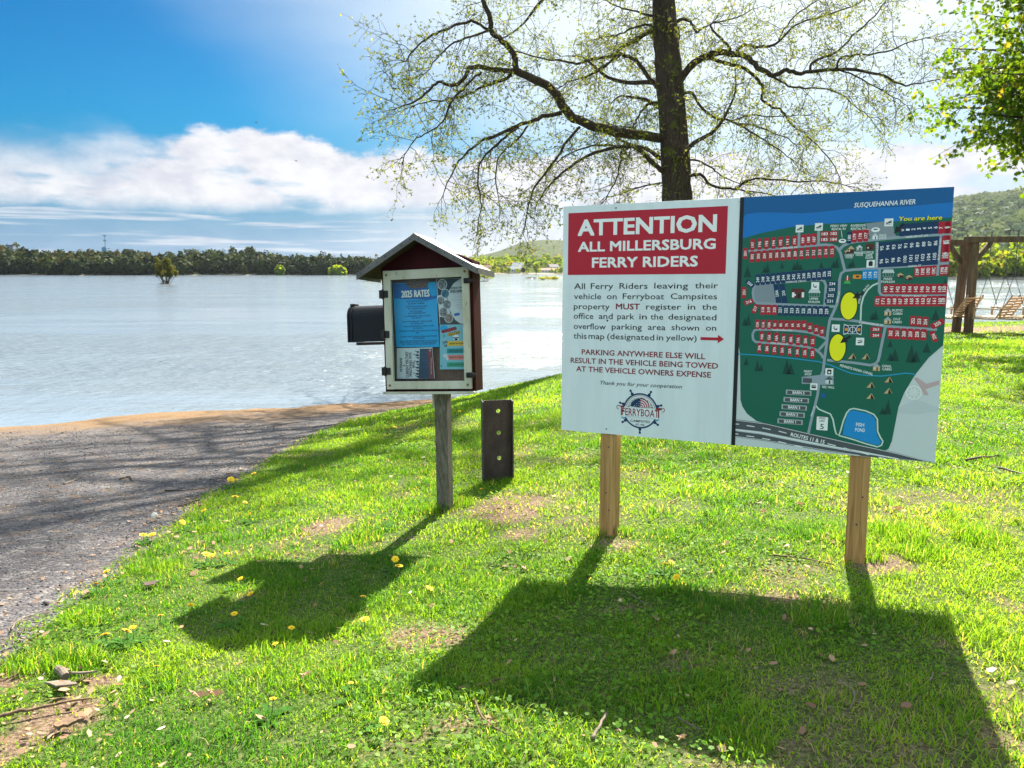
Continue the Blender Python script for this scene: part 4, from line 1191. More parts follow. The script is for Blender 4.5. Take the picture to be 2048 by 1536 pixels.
BW, BH = .60, .74          # outer width and height of the case
mb = MB()
mb.box((-BW / 2, .006, -.014), (-BW / 2 + .02, .15, BH + .04), bev=.002)
mb.box((BW / 2 - .02, .006, -.014), (BW / 2, .15, BH + .04), bev=.002)
mb.box((-BW / 2 + .02, .006, BH + .004), (BW / 2 - .02, .15, BH + .03))
mb.box((-BW / 2 + .02, .006, -.014), (BW / 2 - .02, .15, .006))
# gable boards, front and back
APX = .940
for y0, y1 in ((.004, .018), (.138, .1495)):
    n0 = len(mb.v)
    P = [(-BW / 2 - .001, BH - .0), (BW / 2 + .001, BH - .0), (BW / 2 + .001, BH + .04), (0, APX - .03), (-BW / 2 - .001, BH + .04)]
    for y in (y0, y1): mb.v += [(x, y, z) for x, z in P]
    k = len(P)
    mb.f.append(tuple(n0 + i for i in range(k))); mb.m.append(0)
    mb.f.append(tuple(n0 + k + i for i in range(k))[::-1]); mb.m.append(0)
    for i in range(k): mb.f.append((n0 + i, n0 + k + i, n0 + k + (i + 1) % k, n0 + (i + 1) % k)); mb.m.append(0)
case = mb.build('case', redp, kiosk)
mb = MB(); mb.box((-BW / 2 + .0205, .1, .0065), (BW / 2 - .0205, .112, BH + .0035)); mb.build('back_panel', cork, case)
mb = MB()
mb.box((-.305, -.030, -.030), (.300, .035, -.0145), bev=.002)
mb.build('bottom_ledge', cream, case)
# roof: two leaves, metal edge strips
SL = math.atan2(.215, .38)
roof_root = MB()
def leaf(sgn):
    e = MB()
    x1 = sgn * .385; z1 = APX - .385 * math.tan(SL)
    th = .012
    def pt(x, z, y): return (x, y, z)
    for (xa, za, xb, zb, lo, hi, m) in ((0, APX, x1, z1, -.115, .22, 0),):
        P = [(xa, za), (xb, zb), (xb, zb - .014), (xa, za - .017)]
        if sgn < 0: P = P[::-1]
        n0 = len(e.v)
        for y in (lo, hi): e.v += [(x, y, z) for x, z in P]
        e.f.append((n0, n0 + 1, n0 + 2, n0 + 3)[::-1]); e.f.append((n0 + 4, n0 + 5, n0 + 6, n0 + 7))
        for i in range(4): e.f.append((n0 + i, n0 + (i + 1) % 4, n0 + 4 + (i + 1) % 4, n0 + 4 + i))
        e.m += [0] * 6
    return e
roof = leaf(-1)
r2_ = leaf(1)
b = len(roof.v); roof.v += r2_.v; roof.f += [tuple(b + i for i in f) for f in r2_.f]; roof.m += r2_.m
roof_o = roof.build('roof', roofmet, kiosk)
# edge strips along both gables and eaves
def strip(p0, p1, y0, y1, drop, lift=.003):
    e = MB()
    n0 = 0
    P = [(p0[0], p0[1] + lift), (p1[0], p1[1] + lift), (p1[0], p1[1] - drop), (p0[0], p0[1] - drop)]
    if p1[0] > p0[0]: P = P[::-1]
    for y in (y0, y1): e.v += [(x, y, z) for x, z in P]
    e.f += [(0, 1, 2, 3)[::-1], (4, 5, 6, 7)] + [(i, (i + 1) % 4, 4 + (i + 1) % 4, 4 + i) for i in range(4)]
    e.m = [0] * 6
    return e
ze = APX - .385 * math.tan(SL)
for sgn in (-1, 1):
    fz = strip((0, APX), (sgn * .39, ze - .003), -.123, -.1155, .036)
    e = MB(); e.box((sgn * .386 - (.0 if sgn > 0 else .007), -.1155, ze - .034), (sgn * .386 + (.007 if sgn > 0 else .0), .222, ze + .001)); e.build('eave_strip', trimmet, roof_o)
    e = strip((sgn * .015, APX - .024), (sgn * .375, ze - .010), -.11, .215, .006, 0)
    e.build('soffit', soff, roof_o)
    for k in range(7):
        q = (k + .5) / 7
        x = sgn * .385 * q; z = APX - abs(x) * math.tan(SL) - .016
        fz.tube([(x, -.1228, z), (x, -.1255, z)], .0035, 8, 1)
    fz.build('fascia', [trimmet, black_iron], roof_o)
e = MB()
e.poly([(-.02, -.125, APX - .008), (0, -.125, APX + .006), (0, .222, APX + .006), (-.02, .222, APX - .008)])
e.poly([(0, -.125, APX + .006), (.02, -.125, APX - .008), (.02, .222, APX - .008), (0, .222, APX + .006)])
e.build('ridge_cap', trimmet, roof_o)
for o in [roof_o]: o.location.x = -.02
# glazed door
door = MB()
door.box((-.28, -.020, 0), (-.232, .004, BH), bev=.0025)
door.box((.236, -.020, 0), (.28, .004, BH), bev=.0025)
door.box((-.2325, -.0185, BH - .058), (.2365, .003, BH - .0008), bev=.0025)
door.box((-.2325, -.0185, .0008), (.2365, .003, .050), bev=.0025)
door_o = door.build('door', cream, kiosk); door_o['label'] = 'chipped cream door frame'
gl = bpy.data.materials.new('old_glass'); gl.use_nodes = True
t = NT(gl.node_tree); t.n.clear()
fr = t.add('ShaderNodeFresnel'); fr.inputs[0].default_value = 1.5
tr = t.add('ShaderNodeBsdfTransparent'); tr.inputs[0].default_value = (.93, .96, .96, 1)
gs = t.add('ShaderNodeBsdfGlossy'); gs.inputs['Roughness'].default_value = .04
mx = t.add('ShaderNodeMixShader'); t.l.new(t.math('MULTIPLY', fr.outputs[0], .45), mx.inputs[0]); t.l.new(tr.outputs[0], mx.inputs[1]); t.l.new(gs.outputs[0], mx.inputs[2])
o_ = t.add('ShaderNodeOutputMaterial'); t.l.new(mx.outputs[0], o_.inputs[0])
e = MB(); e.poly([(-.231, -.004, .051), (.235, -.004, .051), (.235, -.004, BH - .059), (-.231, -.004, BH - .059)]); e.build('pane', gl, door_o)
for z in (.595, .345, .115):
    e = MB()
    e.box((-.308, -.027, z - .026), (-.284, -.021, z + .026), bev=.002)
    e.box((-.283, -.024, z - .022), (-.248, -.0205, z + .022), bev=.0015)
    e.tube([(-.2835, -.028, z - .03), (-.2835, -.028, z + .03)], .006, 8)
    e.build('hinge', black_iron, door_o)
for z in (.655, .085):
    e = MB()
    e.box((.252, -.030, z - .016), (.298, -.0205, z + .016), bev=.002)
    e.box((.282, -.036, z - .009), (.318, -.031, z + .009), bev=.002)
    e.tube([(.262, -.030, z), (.262, -.040, z)], .007, 8)
    e.build('latch', black_iron, door_o)
screwm = mat('rusty_screw', (.16, .09, .05), .6, .5)
for x, z in ((-.257, BH - .028), (.258, BH - .028), (-.257, .026), (.258, .026)):
    e = MB(); e.tube([(x, -.0202, z), (x, -.0225, z)], .0075, 10); e.build('screw', screwm, door_o)
# post
kb = on_ground(888, 1020)
lb = KIOSK_M.inverted() @ Vector((kb[0], kb[1], kb[2] - .3))
lt = sg(885, 790, KIOSK_I, .08)
mb = MB()
x0 = lt[0]; dx = lb.x - x0
n0 = 0
mb.box((-.042, -.042, 0), (.042, .042, 1), bev=.004)
hgt_ = -.031 - lb.z
mb.v = [(x + x0 + dx * (1 - z), y + .085 + (lb.y + .03 - .085) * (1 - z), lb.z + z * hgt_) for x, y, z in mb.v]
kp = mb.build('post', greywood, kiosk)
mb = MB(); mb.box((x0 - .062, .06, -.125), (x0 - .0425, .11, -.031), bev=.003); mb.build('cleat', cream, kp)

# papers pinned inside the case: things of their own, in the plane behind the glass
PAPER_Y = .062
def kq(cx, cy): return sg(770 + cx * .15625, 540 + cy * .15625, KIOSK_I, PAPER_Y)
def paper(name, label, corners, base, draw):
    A = Art(0.0, .00012)
    q = [kq(*c) for c in corners]
    ox, oz = min(p[0] for p in q), min(p[1] for p in q)
    f = lambda cx, cy: (kq(cx, cy)[0] - ox, kq(cx, cy)[1] - oz)
    A.poly([(p[0] - ox, p[1] - oz) for p in q], base, 0)
    A.y0 = .0009
    A.poly([(p[0] - ox, p[1] - oz) for p in q][::1], base, 0)
    A.mb.f[-1] = A.mb.f[-1][::-1]
    A.y0 = 0.0
    draw(A, f)
    o = A.build(name)
    o.matrix_world = KIOSK_M @ Matrix.Translation((ox, PAPER_Y, oz))
    return tag(o, label, 'poster')
PU = .15625 / 1538 * 4.75
RATE1 = ink('poster_blue', (.012, .36, .74)); RATE2 = ink('poster_deep_blue', (.01, .13, .42)); RATET = ink('poster_text', (.004, .035, .11)); ROCK = mat('ink_rock', (.06, .035, .025), .5, var=.8, scale=90, col2=(.20, .12, .085))
def d_rates(A, f):
    A.poly([f(100, 180), f(660, 160), f(668, 360), f(560, 385), f(380, 372), f(240, 372), f(118, 362)], RATE2, 1)
    A.poly([f(545, 165), f(600, 150), f(650, 160), f(668, 320), f(600, 340), f(560, 260)], RATE1, 2)
    A.poly([f(262, 110), f(520, 100), f(572, 140), f(545, 190), f(548, 215), f(440, 240), f(330, 238), f(275, 190)], ROCK, 3)
    A.text('2025 RATES', f(393, 305), 92 * PU, BLACK, 4, bold=.05, width=405 * PU)
    A.text('2025 RATES', (f(390, 302)[0], f(390, 302)[1]), 88 * PU, WHITE, 6, bold=.035, width=398 * PU)
    for body, cx, cy, wd in [('CAR, PICKUP TRUCK, SUV, VAN', 405, 398, 290), ('$20 - ONE WAY + PASSENGERS', 400, 428, 230), ('MOTORCYCLES & GOLF CARTS', 405, 465, 300), ('$14 - DRIVER INCLUDED', 405, 492, 235), ('BICYCLE & RIDER', 400, 528, 165), ('$10 - PASSENGER FREE', 408, 552, 240),
                             ('ALL PASSENGERS 4 YEARS & OLDER', 412, 588, 360), ('$4 - ONE WAY', 412, 612, 135), ('WALK-ON PASSENGERS 4 YEARS & OLDER', 410, 658, 425), ('$8 - ROUND TRIP', 410, 685, 175), ('WALK-ON PASSENGERS 4 YEARS & OLDER', 430, 718, 420), ('$5 - ONE WAY', 425, 744, 135),
                             ('OVERSIZE OR TRAILER AT DISCRETION OF CAPTAIN', 425, 778, 535), ('$TBD', 415, 802, 40), ('CHARTER TRIPS AVAILABLE DURING FERRY SEASON', 432, 850, 510), ('RATES AVAILABLE', 435, 872, 160), ('NO WHEELCHAIR PASSENGERS AT THE TIME OF', 430, 905, 525), ('WEEKLY RIDERS, CONTACT THE MILLERSBURG FERRY', 430, 926, 525), ('BOAT ASSOCIATION FOR ADDED LIABILITY', 430, 948, 470)]:
        A.text(body, f(cx, cy), 17 * PU, RATET, 4, bold=.02, width=wd * PU)
paper('rates_poster', 'large blue poster headed 2025 RATES inside the notice case', [(98, 170), (655, 150), (694, 985), (146, 988)], RATE1, d_rates)
PHOTO1 = mat('ink_photo', (.05, .06, .065), .4, var=.5, scale=70, col2=(.32, .33, .33)); PHOTO2 = mat('ink_photo_blue', (.02, .08, .13), .4, var=.5, scale=40, col2=(.06, .20, .28)); PHOTO3 = mat('ink_photo_warm', (.10, .05, .04), .4, scale=60, col2=(.36, .26, .22))
LP = ink('paper', (.62, .66, .67)); NIGHT = ink('night', (.03, .045, .055))
def d_ramble(A, f):
    A.poly([f(662, 115), f(960, 112), f(880, 170), f(820, 260), f(800, 380), f(830, 520), f(900, 640), f(970, 688), f(706, 690)], NIGHT, 1)
    A.poly([f(665, 330), f(790, 300), f(800, 420), f(840, 580), f(700, 600)], LP, 1.5)
    for cx, cy, r, p in [(733, 185, 62, PHOTO1), (772, 302, 54, PHOTO2), (715, 392, 50, PHOTO1), (795, 440, 56, PHOTO1), (748, 540, 58, PHOTO1), (817, 615, 56, PHOTO3)]:
        A.ell(f(cx, cy), r * PU * 1.06, r * PU * 1.12, LP, 2 + cy / 200, 28); A.ell(f(cx, cy), r * PU * .93, r * PU * 1.0, p, 2.5 + cy / 200, 28)
    A.text('MILLERSBURG FERRY', f(905, 228), 26 * PU, NIGHT, 7, bold=.02, width=200 * PU)
    A.text('RIVER RAMBLE', f(925, 270), 40 * PU, NIGHT, 7, bold=.02, width=188 * PU)
    for cy, wd in ((308, 130), (345, 110), (372, 160), (390, 150), (415, 120), (440, 90), (460, 100), (480, 80), (496, 70)): A.line([f(1000 - wd, cy), f(1004, cy)], 4 * PU, MID, 7)
    A.rect(f(920, 568), 78 * PU, 36 * PU, RATE2, 7, R(8), 16 * PU)
paper('ferry_flyer', 'black and white flyer with round photos beside the blue poster', [(656, 112), (1040, 108), (1052, 686), (700, 690)], LP, d_ramble)
CALB = ink('calendar_blue', (.22, .52, .62)); CRED = ink('banner_red', (.45, .02, .03)); CORAL = ink('coral', (.75, .22, .18)); TEAL = ink('teal', (.01, .26, .27)); GRN2 = ink('green_banner', (.04, .36, .22)); GOLD = ink('gold', (.78, .48, .03))
def d_cal(A, f):
    A.ell(f(755, 745), 55 * PU, 42 * PU, RATE1, 1, 20)
    A.rect(f(820, 768), 215 * PU, 44 * PU, BLACK, 2, R(12), 20 * PU); A.text('CALENDAR', f(820, 768), 38 * PU, CRED, 3, rot=R(12), bold=.04, width=205 * PU)
    A.text('OF', f(757, 846), 28 * PU, TEAL, 3, rot=R(20), bold=.03, width=38 * PU)
    A.rect(f(882, 812), 176 * PU, 42 * PU, BLACK, 2, R(10), 18 * PU); A.text('EVENTS', f(882, 812), 36 * PU, GOLD, 3, rot=R(10), bold=.03, width=165 * PU)
    A.ell(f(910, 865), 42 * PU, 42 * PU, WHITE, 2, 20); A.rect(f(910, 868), 84 * PU, 14 * PU, NAVY, 3); A.ell(f(910, 890), 22 * PU, 14 * PU, BLACK, 3, 12)
    A.text('JUNE', f(768, 925), 32 * PU, BLACK, 3, rot=R(12), bold=.02, width=72 * PU); A.text('18', f(776, 968), 32 * PU, BLACK, 3, bold=.03, width=36 * PU)
    for cy, m, body, bm in ((940, GOLD, 'SUNDAY ON THE RIVER', BLACK), (1035, TEAL, 'FIREWORKS JULY 5', NIGHT), (1118, CORAL, 'PIRATE CRUISE', NIGHT), (1210, GRN2, 'OLD RIVER DAYS', NIGHT)):
        A.rect(f(918, cy), 265 * PU, 62 * PU, m, 2, R(0), 8 * PU); A.text(body, f(925, cy), 22 * PU, bm, 3, bold=.02, width=215 * PU)
    A.text('JULY', f(1010, 1000), 20 * PU, BLACK, 3, width=30 * PU, bold=.02); A.text('2', f(1016, 1045), 28 * PU, BLACK, 3, width=20 * PU, bold=.03)
    A.ell(f(772, 1098), 34 * PU, 26 * PU, LP, 3, 8); A.ell(f(798, 1135), 20 * PU, 22 * PU, LP, 3, 8)
    A.ell(f(722, 1230), 9 * PU, 9 * PU, BLACK, 3, 10)
paper('calendar_flyer', 'pale blue calendar of events flyer with coloured banners', [(700, 700), (1052, 695), (1066, 1270), (704, 1272)], CALB, d_cal)
FLB = mat('ink_flag_blue', (.02, .055, .11), .5, var=.3, scale=12); FLR = mat('ink_flag_red', (.26, .03, .045), .5, var=.3, scale=14)
def d_vet(A, f):
    A.poly([f(445, 1008), f(545, 1006), f(572, 1388), f(430, 1388)], FLB, 1)
    A.poly([f(545, 1006), f(604, 1005), f(630, 1386), f(572, 1388)], FLR, 1)
    for q in (1060, 1160, 1240): A.line([f(450, q), f(545, q)], 3 * PU, RATE2, 2)
    for k, (cy, ln) in enumerate(((1050, 50), (1090, 75), (1125, 40), (1175, 60), (1210, 35), (1250, 62), (1290, 40), (1330, 70), (1365, 45))):
        c = f(432 - ln * .25, cy)
        A.ell(c, ln * .35 * PU, 15 * PU, FLB, 2, 9)
        A.line([f(430, cy + 10), f(430 - ln, cy - 16)], 8 * PU, FLB, 2)
    for body, cx, cy, h, wd in (('VETERANS', 205, 1215, 36, 185), ('&', 243, 1220, 26, 22), ('CURRENT MILITARY', 282, 1210, 42, 345), ('PERSONNEL RIDE', 325, 1208, 38, 315), ('FREE', 364, 1212, 34, 84)):
        A.text(body, f(cx, cy), h * PU, BLACK, 2, rot=R(90), bold=.02, width=wd * PU)
    A.text('THANK YOU FOR YOUR SERVICE', f(592, 1230), 12 * PU, LP, 2, rot=R(88), width=220 * PU)
    A.ell(f(578, 1030), 9 * PU, 12 * PU, LP, 2, 8)
paper('veterans_flyer', 'white flyer lying sideways with flag and silhouettes under the blue poster', [(150, 1002), (606, 990), (636, 1388), (152, 1392)], LP, d_vet)

# mailbox on the left side of the case
mbx = empty('mailbox', label='black metal mailbox on the side of the notice case', cat='mailbox')
mbx.matrix_world = KIOSK_M
mailm = mat('black_enamel', (.005, .007, .011), .45, spec=.25, var=.3, scale=14)
mtop = sg(715, 612, KIOSK_I, .24)[1]; mbot = sg(715, 684, KIOSK_I, .24)[1]
mx0 = sg(706, 640, KIOSK_I, .24)[0]
def mbx_profile(grow=0.0):
    wy = .085 + grow; hh_ = mtop - mbot + grow; zb_ = mbot - grow * .3
    P = [(-wy, zb_), (wy, zb_)]
    for k in range(13):
        a = math.pi * k / 12
        P.append((wy * math.cos(a), zb_ + hh_ - wy * .8 + wy * .8 * math.sin(a)))
    return P
def extr(P, xa, xb, yc):
    e = MB(); k = len(P)
    for x in (xa, xb): e.v += [(x, yc + y, z) for y, z in P]
    e.f.append(tuple(range(k))[::-1]); e.f.append(tuple(range(k, 2 * k)))
    e.f += [(i, (i + 1) % k, k + (i + 1) % k, k + i) for i in range(k)]
    e.m = [0] * len(e.f)
    return e
YC = .245
extr(mbx_profile(), mx0 + .012, mx0 + .46, YC).build('body', mailm, mbx)
dr = extr(mbx_profile(.006), mx0, mx0 + .0115, YC).build('door', mailm, mbx)
extr(mbx_profile(.005), mx0 + .025, mx0 + .034, YC).build('rim_band', mailm, mbx)
e = MB(); e.box((mx0 - .006, YC - .03, mtop - .012), (mx0 + .03, YC + .03, mtop + .014), bev=.004); e.build('handle', mailm, dr)
e = MB(); e.box((mx0 + .05, YC - .07, mbot - .022), (mx0 + .45, YC + .07, mbot - .003), bev=.002); e.build('shelf', soff, mbx)

# ------------------------------------------------------------------ steel guard post
gb = on_ground(995, 966)
gp = empty('guard_post', gb, (R(1.2), R(-.6), R(9)), label='rusty brown steel channel post with three bolt holes in the grass', cat='post')
rust = bpy.data.materials.new('rusted_steel'); rust.use_nodes = True
t = NT(rust.node_tree); pb = t.n['Principled BSDF']
co = t.add('ShaderNodeTexCoord').outputs['Object']
n = t.noise(t.scalev(co, (9, 9, 4)), 1.2, 6, .65); n2_ = t.noise(co, 60, 4, .6)
base_c = t.ramp(t.math('ADD', t.math('MULTIPLY', n, .7), t.math('MULTIPLY', n2_, .3)), [(.32, (.022, .017, .018)), (.5, (.055, .040, .038)), (.68, (.10, .072, .062))])
blot = t.step(t.noise(t.scalev(co, (7, 7, 5)), 1.0, 2, .5), .66, .72)
t.put(pb.inputs['Base Color'], t.mix(t.math('MULTIPLY', blot, .6), base_c, (.20, .20, .21)))
pb.inputs['Roughness'].default_value = .7; pb.inputs['Metallic'].default_value = .25
bn = t.add('ShaderNodeBump'); bn.inputs['Strength'].default_value = .3; bn.inputs['Distance'].default_value = .003
t.l.new(n2_, bn.inputs['Height']); t.l.new(bn.outputs[0], pb.inputs['Normal'])
GH = .655; GW = .215; FD = .075
wb = MB()
holes = [(.012, GH - .085), (.014, GH - .255), (.016, GH - .455)]
zs = [-.25, GH - .535, GH - .355, GH - .17, GH]
hr = .0165; N = 20
for y, flip in ((.0, 0), (.008, 1)):
    cells = [(zs[1], zs[2], holes[2]), (zs[2], zs[3], holes[1]), (zs[3], zs[4], holes[0])]
    q = [(-GW / 2, y, zs[0]), (GW / 2, y, zs[0]), (GW / 2, y, zs[1]), (-GW / 2, y, zs[1])]
    wb.poly(q[::-1] if flip else q)
    for za, zb_, (hx_, hz_) in cells:
        outer = []
        for k in range(N):
            a = 2 * math.pi * k / N
            c_, s_ = math.cos(a), math.sin(a)
            kx = ((GW / 2 - hx_) / c_ if c_ > 0 else (-GW / 2 - hx_) / c_) if abs(c_) > 1e-6 else 1e9
            kz = ((zb_ - hz_) / s_ if s_ > 0 else (za - hz_) / s_) if abs(s_) > 1e-6 else 1e9
            kk = min(kx, kz)
            outer.append((hx_ + c_ * kk, hz_ + s_ * kk))
        corners = [(GW / 2, za), (GW / 2, zb_), (-GW / 2, zb_), (-GW / 2, za)]
        for k in range(N):
            a = 2 * math.pi * k / N; b_ = 2 * math.pi * (k + 1) / N
            i0 = (hx_ + hr * math.cos(a), hz_ + hr * math.sin(a)); i1 = (hx_ + hr * math.cos(b_), hz_ + hr * math.sin(b_))
            o0, o1 = outer[k], outer[(k + 1) % N]
            pts = [i0, o0]
            if abs(o0[0] - o1[0]) > 1e-6 and abs(o0[1] - o1[1]) > 1e-6:
                pts.append(min(corners, key=lambda c: (c[0] - (o0[0] + o1[0]) / 2) ** 2 + (c[1] - (o0[1] + o1[1]) / 2) ** 2))
            pts += [o1, i1]
            p3 = [(x, y, z) for x, z in pts]
            wb.poly(p3[::-1] if flip else p3)
for hx_, hz_ in holes:
    for k in range(N):
        a = 2 * math.pi * k / N; b_ = 2 * math.pi * (k + 1) / N
        wb.poly([(hx_ + hr * math.cos(a), 0, hz_ + hr * math.sin(a)), (hx_ + hr * math.cos(b_), 0, hz_ + hr * math.sin(b_)), (hx_ + hr * math.cos(b_), .008, hz_ + hr * math.sin(b_)), (hx_ + hr * math.cos(a), .008, hz_ + hr * math.sin(a))])
wb.poly([(-GW / 2, 0, GH), (GW / 2, 0, GH), (GW / 2, .008, GH), (-GW / 2, .008, GH)])
wb.build('web', rust, gp)
for sgn in (-1, 1):
    e = MB(); xa = sgn * GW / 2
    e.box((min(xa, xa + sgn * .010), -FD, -.25), (max(xa, xa + sgn * .010), FD * .5, GH + .002), bev=.0015)
    e.build('flange', rust, gp)


# ------------------------------------------------------------------ the big budding tree behind the sign
YT = 24.0
KS = YT / 17.0
bark = bpy.data.materials.new('dark_bark'); bark.use_nodes = True
t = NT(bark.node_tree); pb = t.n['Principled BSDF']
co = t.add('ShaderNodeTexCoord').outputs['Object']
g = t.noise(t.scalev(co, (16, 16, 3)), 1.4, 6, .7, .6)
mossn = t.step(t.noise(co, 2.2, 5, .65), .56, .66, 0, .7)
t.put(pb.inputs['Base Color'], t.mix(mossn, t.ramp(g, [(.3, (.022, .016, .012)), (.52, (.065, .047, .034)), (.75, (.12, .095, .07))]), (.10, .12, .02)))
pb.inputs['Roughness'].default_value = .95; pb.inputs['Specular IOR Level'].default_value = .1
bn = t.add('ShaderNodeBump'); bn.inputs['Strength'].default_value = .9; bn.inputs['Distance'].default_value = .04
t.l.new(g, bn.inputs['Height']); t.l.new(bn.outputs[0], pb.inputs['Normal'])
bud_m = leafmat('young_leaf', (.055, .085, .015), (.16, .20, .035), .58, .6, (.34, .34, .03), tboost=1.6)

def c2(cx, cy): return (740 + cx * .29297, cy * .29297)
def c3(cx, cy): return (1300 + cx * .29297, cy * .29297)
# limbs: survey points, radius at start and end (m), how far the tip comes forward(-) or goes back(+)
LIMBS = [
    (c2, [(2040, 930), (1970, 935), (1800, 920), (1600, 880), (1450, 830), (1340, 760), (1290, 670), (1230, 600), (1100, 530), (990, 480)], .115, .075, -2.2),
    (c2, [(990, 480), (990, 400), (960, 340), (880, 260), (830, 210), (815, 110), (780, 20), (750, -60), (700, -160)], .062, .035, -.8),
    (c2, [(830, 210), (720, 155), (600, 165), (500, 210), (400, 250), (310, 330), (240, 420)], .030, .010, -.6),
    (c2, [(815, 205), (650, 260), (560, 300), (480, 370), (400, 480)], .024, .009, .7),
    (c2, [(990, 480), (880, 480), (700, 455), (660, 500), (620, 560), (560, 580), (460, 560), (400, 620), (290, 700), (180, 740)], .052, .010, -.9),
    (c2, [(970, 510), (900, 550), (850, 560), (760, 600), (650, 650), (540, 680), (430, 690), (300, 720)], .036, .010, .7),
    (c2, [(760, 490), (680, 560), (600, 640), (560, 690), (500, 830), (400, 900), (300, 960), (230, 1080)], .022, .008, -.4),
    (c2, [(1310, 770), (1180, 800), (1060, 840), (940, 890), (830, 940), (770, 955), (700, 1010), (610, 1100), (540, 1220), (500, 1330)], .048, .009, .8),
    (c2, [(1010, 870), (900, 960), (820, 1030), (750, 1120), (738, 1250), (755, 1400), (740, 1510)], .028, .009, -.6),
    (c2, [(1080, 855), (1000, 960), (920, 1020), (870, 1100), (860, 1250), (880, 1380)], .024, .008, .3),
    (c2, [(1430, 870), (1340, 970), (1280, 1070), (1200, 1180), (1120, 1290), (1080, 1420), (1060, 1530)], .034, .009, -.7),
    (c2, [(2030, 1200), (1980, 1160), (1900, 1080), (1820, 1010), (1740, 1000), (1600, 1020), (1480, 1070), (1340, 1160), (1230, 1260), (1150, 1370)], .060, .010, -1.8),
    (c2, [(1740, 1000), (1600, 990), (1480, 1005), (1340, 1060), (1230, 1150)], .026, .009, .6),
    (c2, [(1715, 1010), (1710, 1120), (1670, 1260), (1590, 1380)], .020, .008, -.5),
    (c2, [(2000, 620), (1960, 590), (1900, 520), (1830, 430), (1740, 380), (1640, 385), (1520, 400), (1410, 440), (1300, 410), (1180, 400), (1000, 350), (930, 360)], .055, .010, 1.6),
    (c2, [(1700, 385), (1580, 460), (1480, 520), (1350, 560), (1250, 640)], .030, .009, .9),
    (c2, [(1970, 200), (1920, 175), (1860, 170), (1780, 200), (1680, 240), (1590, 250)], .030, .009, -1.0),
    (c2, [(1960, 130), (1920, 110), (1820, 80), (1700, 50), (1600, 0)], .030, .009, .8),
    (c2, [(2010, 715), (1970, 705), (1920, 700), (1870, 740), (1830, 800), (1790, 870), (1700, 860)], .035, .010, -1.2),
    (c2, [(2060, 1260), (1960, 1250), (1800, 1290), (1700, 1330), (1600, 1350)], .022, .007, .8),
    (c3, [(150, 640), (200, 560), (260, 470), (350, 400), (440, 360), (560, 365), (650, 385), (740, 460), (840, 515), (920, 480), (1000, 500), (1150, 485), (1400, 475), (1600, 520), (1750, 580), (1880, 560)], .090, .010, -2.0),
    (c3, [(380, 400), (560, 440), (680, 490), (750, 570), (775, 630), (760, 670), (820, 720), (900, 760), (970, 850), (1080, 930), (1200, 1060), (1290, 1200)], .044, .009, .9),
    (c3, [(1095, 490), (1120, 420), (1280, 350), (1410, 220), (1500, 140), (1590, 40), (1640, -60)], .030, .008, .8),
    (c3, [(1265, 475), (1300, 400), (1400, 375), (1600, 360), (1750, 290), (1880, 260)], .026, .007, -.7),
    (c3, [(590, 355), (640, 310), (760, 320), (860, 300), (930, 230), (1030, 150), (1250, 90), (1420, 20), (1550, -60)], .036, .009, 1.1),
    (c3, [(545, 360), (540, 320), (460, 240), (410, 180), (440, 150), (560, 130), (700, 60)], .030, .009, -.9),
    (c3, [(150, 175), (175, 155), (230, 130), (290, 160), (315, 220), (350, 200), (420, 160)], .045, .012, -.5),
    (c3, [(190, 660), (225, 635), (290, 640), (350, 730), (440, 800), (560, 830), (720, 920), (850, 1000), (960, 1080)], .040, .008, -1.4),
    (c3, [(560, 830), (750, 870), (900, 930), (1050, 1010)], .022, .008, .7),
    (c3, [(540, 830), (680, 790), (850, 800), (1050, 790)], .018, .007, -.5),
    (c3, [(850, 530), (950, 590), (1100, 600), (1300, 640), (1400, 720), (1500, 800)], .024, .007, .9),
    (c3, [(230, 1085), (300, 1095), (400, 1130), (440, 1165), (460, 1180), (600, 1250), (700, 1260)], .026, .008, .9),
    (c3, [(240, 1215), (300, 1195), (360, 1200), (420, 1265), (580, 1290), (660, 1235), (800, 1220), (1020, 1240), (1200, 1235), (1350, 1270)], .040, .008, -1.3),
    (c3, [(560, 1290), (700, 1310), (900, 1340), (1080, 1330)], .018, .007, .5),
    (c3, [(1300, 480), (1450, 540), (1620, 640), (1750, 720)], .018, .007, .6),
    (c3, [(880, 275), (920, 200), (1000, 100), (1120, 20), (1200, -70)], .020, .008, -.8),
]
tree_v = []            # skeleton paths already placed: (px, py, y)
trunk_pts = [(1362, 700), (1356, 560), (1356, 470), (1354, 390), (1349, 300), (1343, 210), (1337, 140), (1331, 70), (1327, 0), (1322, -110), (1330, -240), (1322, -360), (1316, -480), (1322, -600)]
trunk_r = [KS * q for q in [.46, .36, .335, .315, .300, .290, .275, .25, .235, .215, .19, .16, .12, .05]]
tp = [Vector(at_y(px, py, YT)) for px, py in trunk_pts]
gz = h1(tp[0].x, YT)
tp = [Vector((tp[0].x + .05, YT, gz - .25))] + tp
trunk_r = [.60 * KS] + trunk_r
tree = empty('budding_tree', (tp[0].x, YT, gz), label='tall dark-trunked tree with sparse young leaves behind the sign board', cat='tree')
OFF = Vector(tree.location)
wood = MB(); twigs = MB()

def smooth_path(P, n=3):
    out = []
    for i in range(len(P) - 1):
        p0 = P[max(i - 1, 0)]; p1 = P[i]; p2 = P[i + 1]; p3 = P[min(i + 2, len(P) - 1)]
        for k in range(n):
            u = k / n
            out.append(0.5 * ((2 * p1) + (p2 - p0) * u + (2 * p0 - 5 * p1 + 4 * p2 - p3) * u * u + (3 * p1 - p0 - 3 * p2 + p3) * u ** 3))
    out.append(P[-1])
    return out

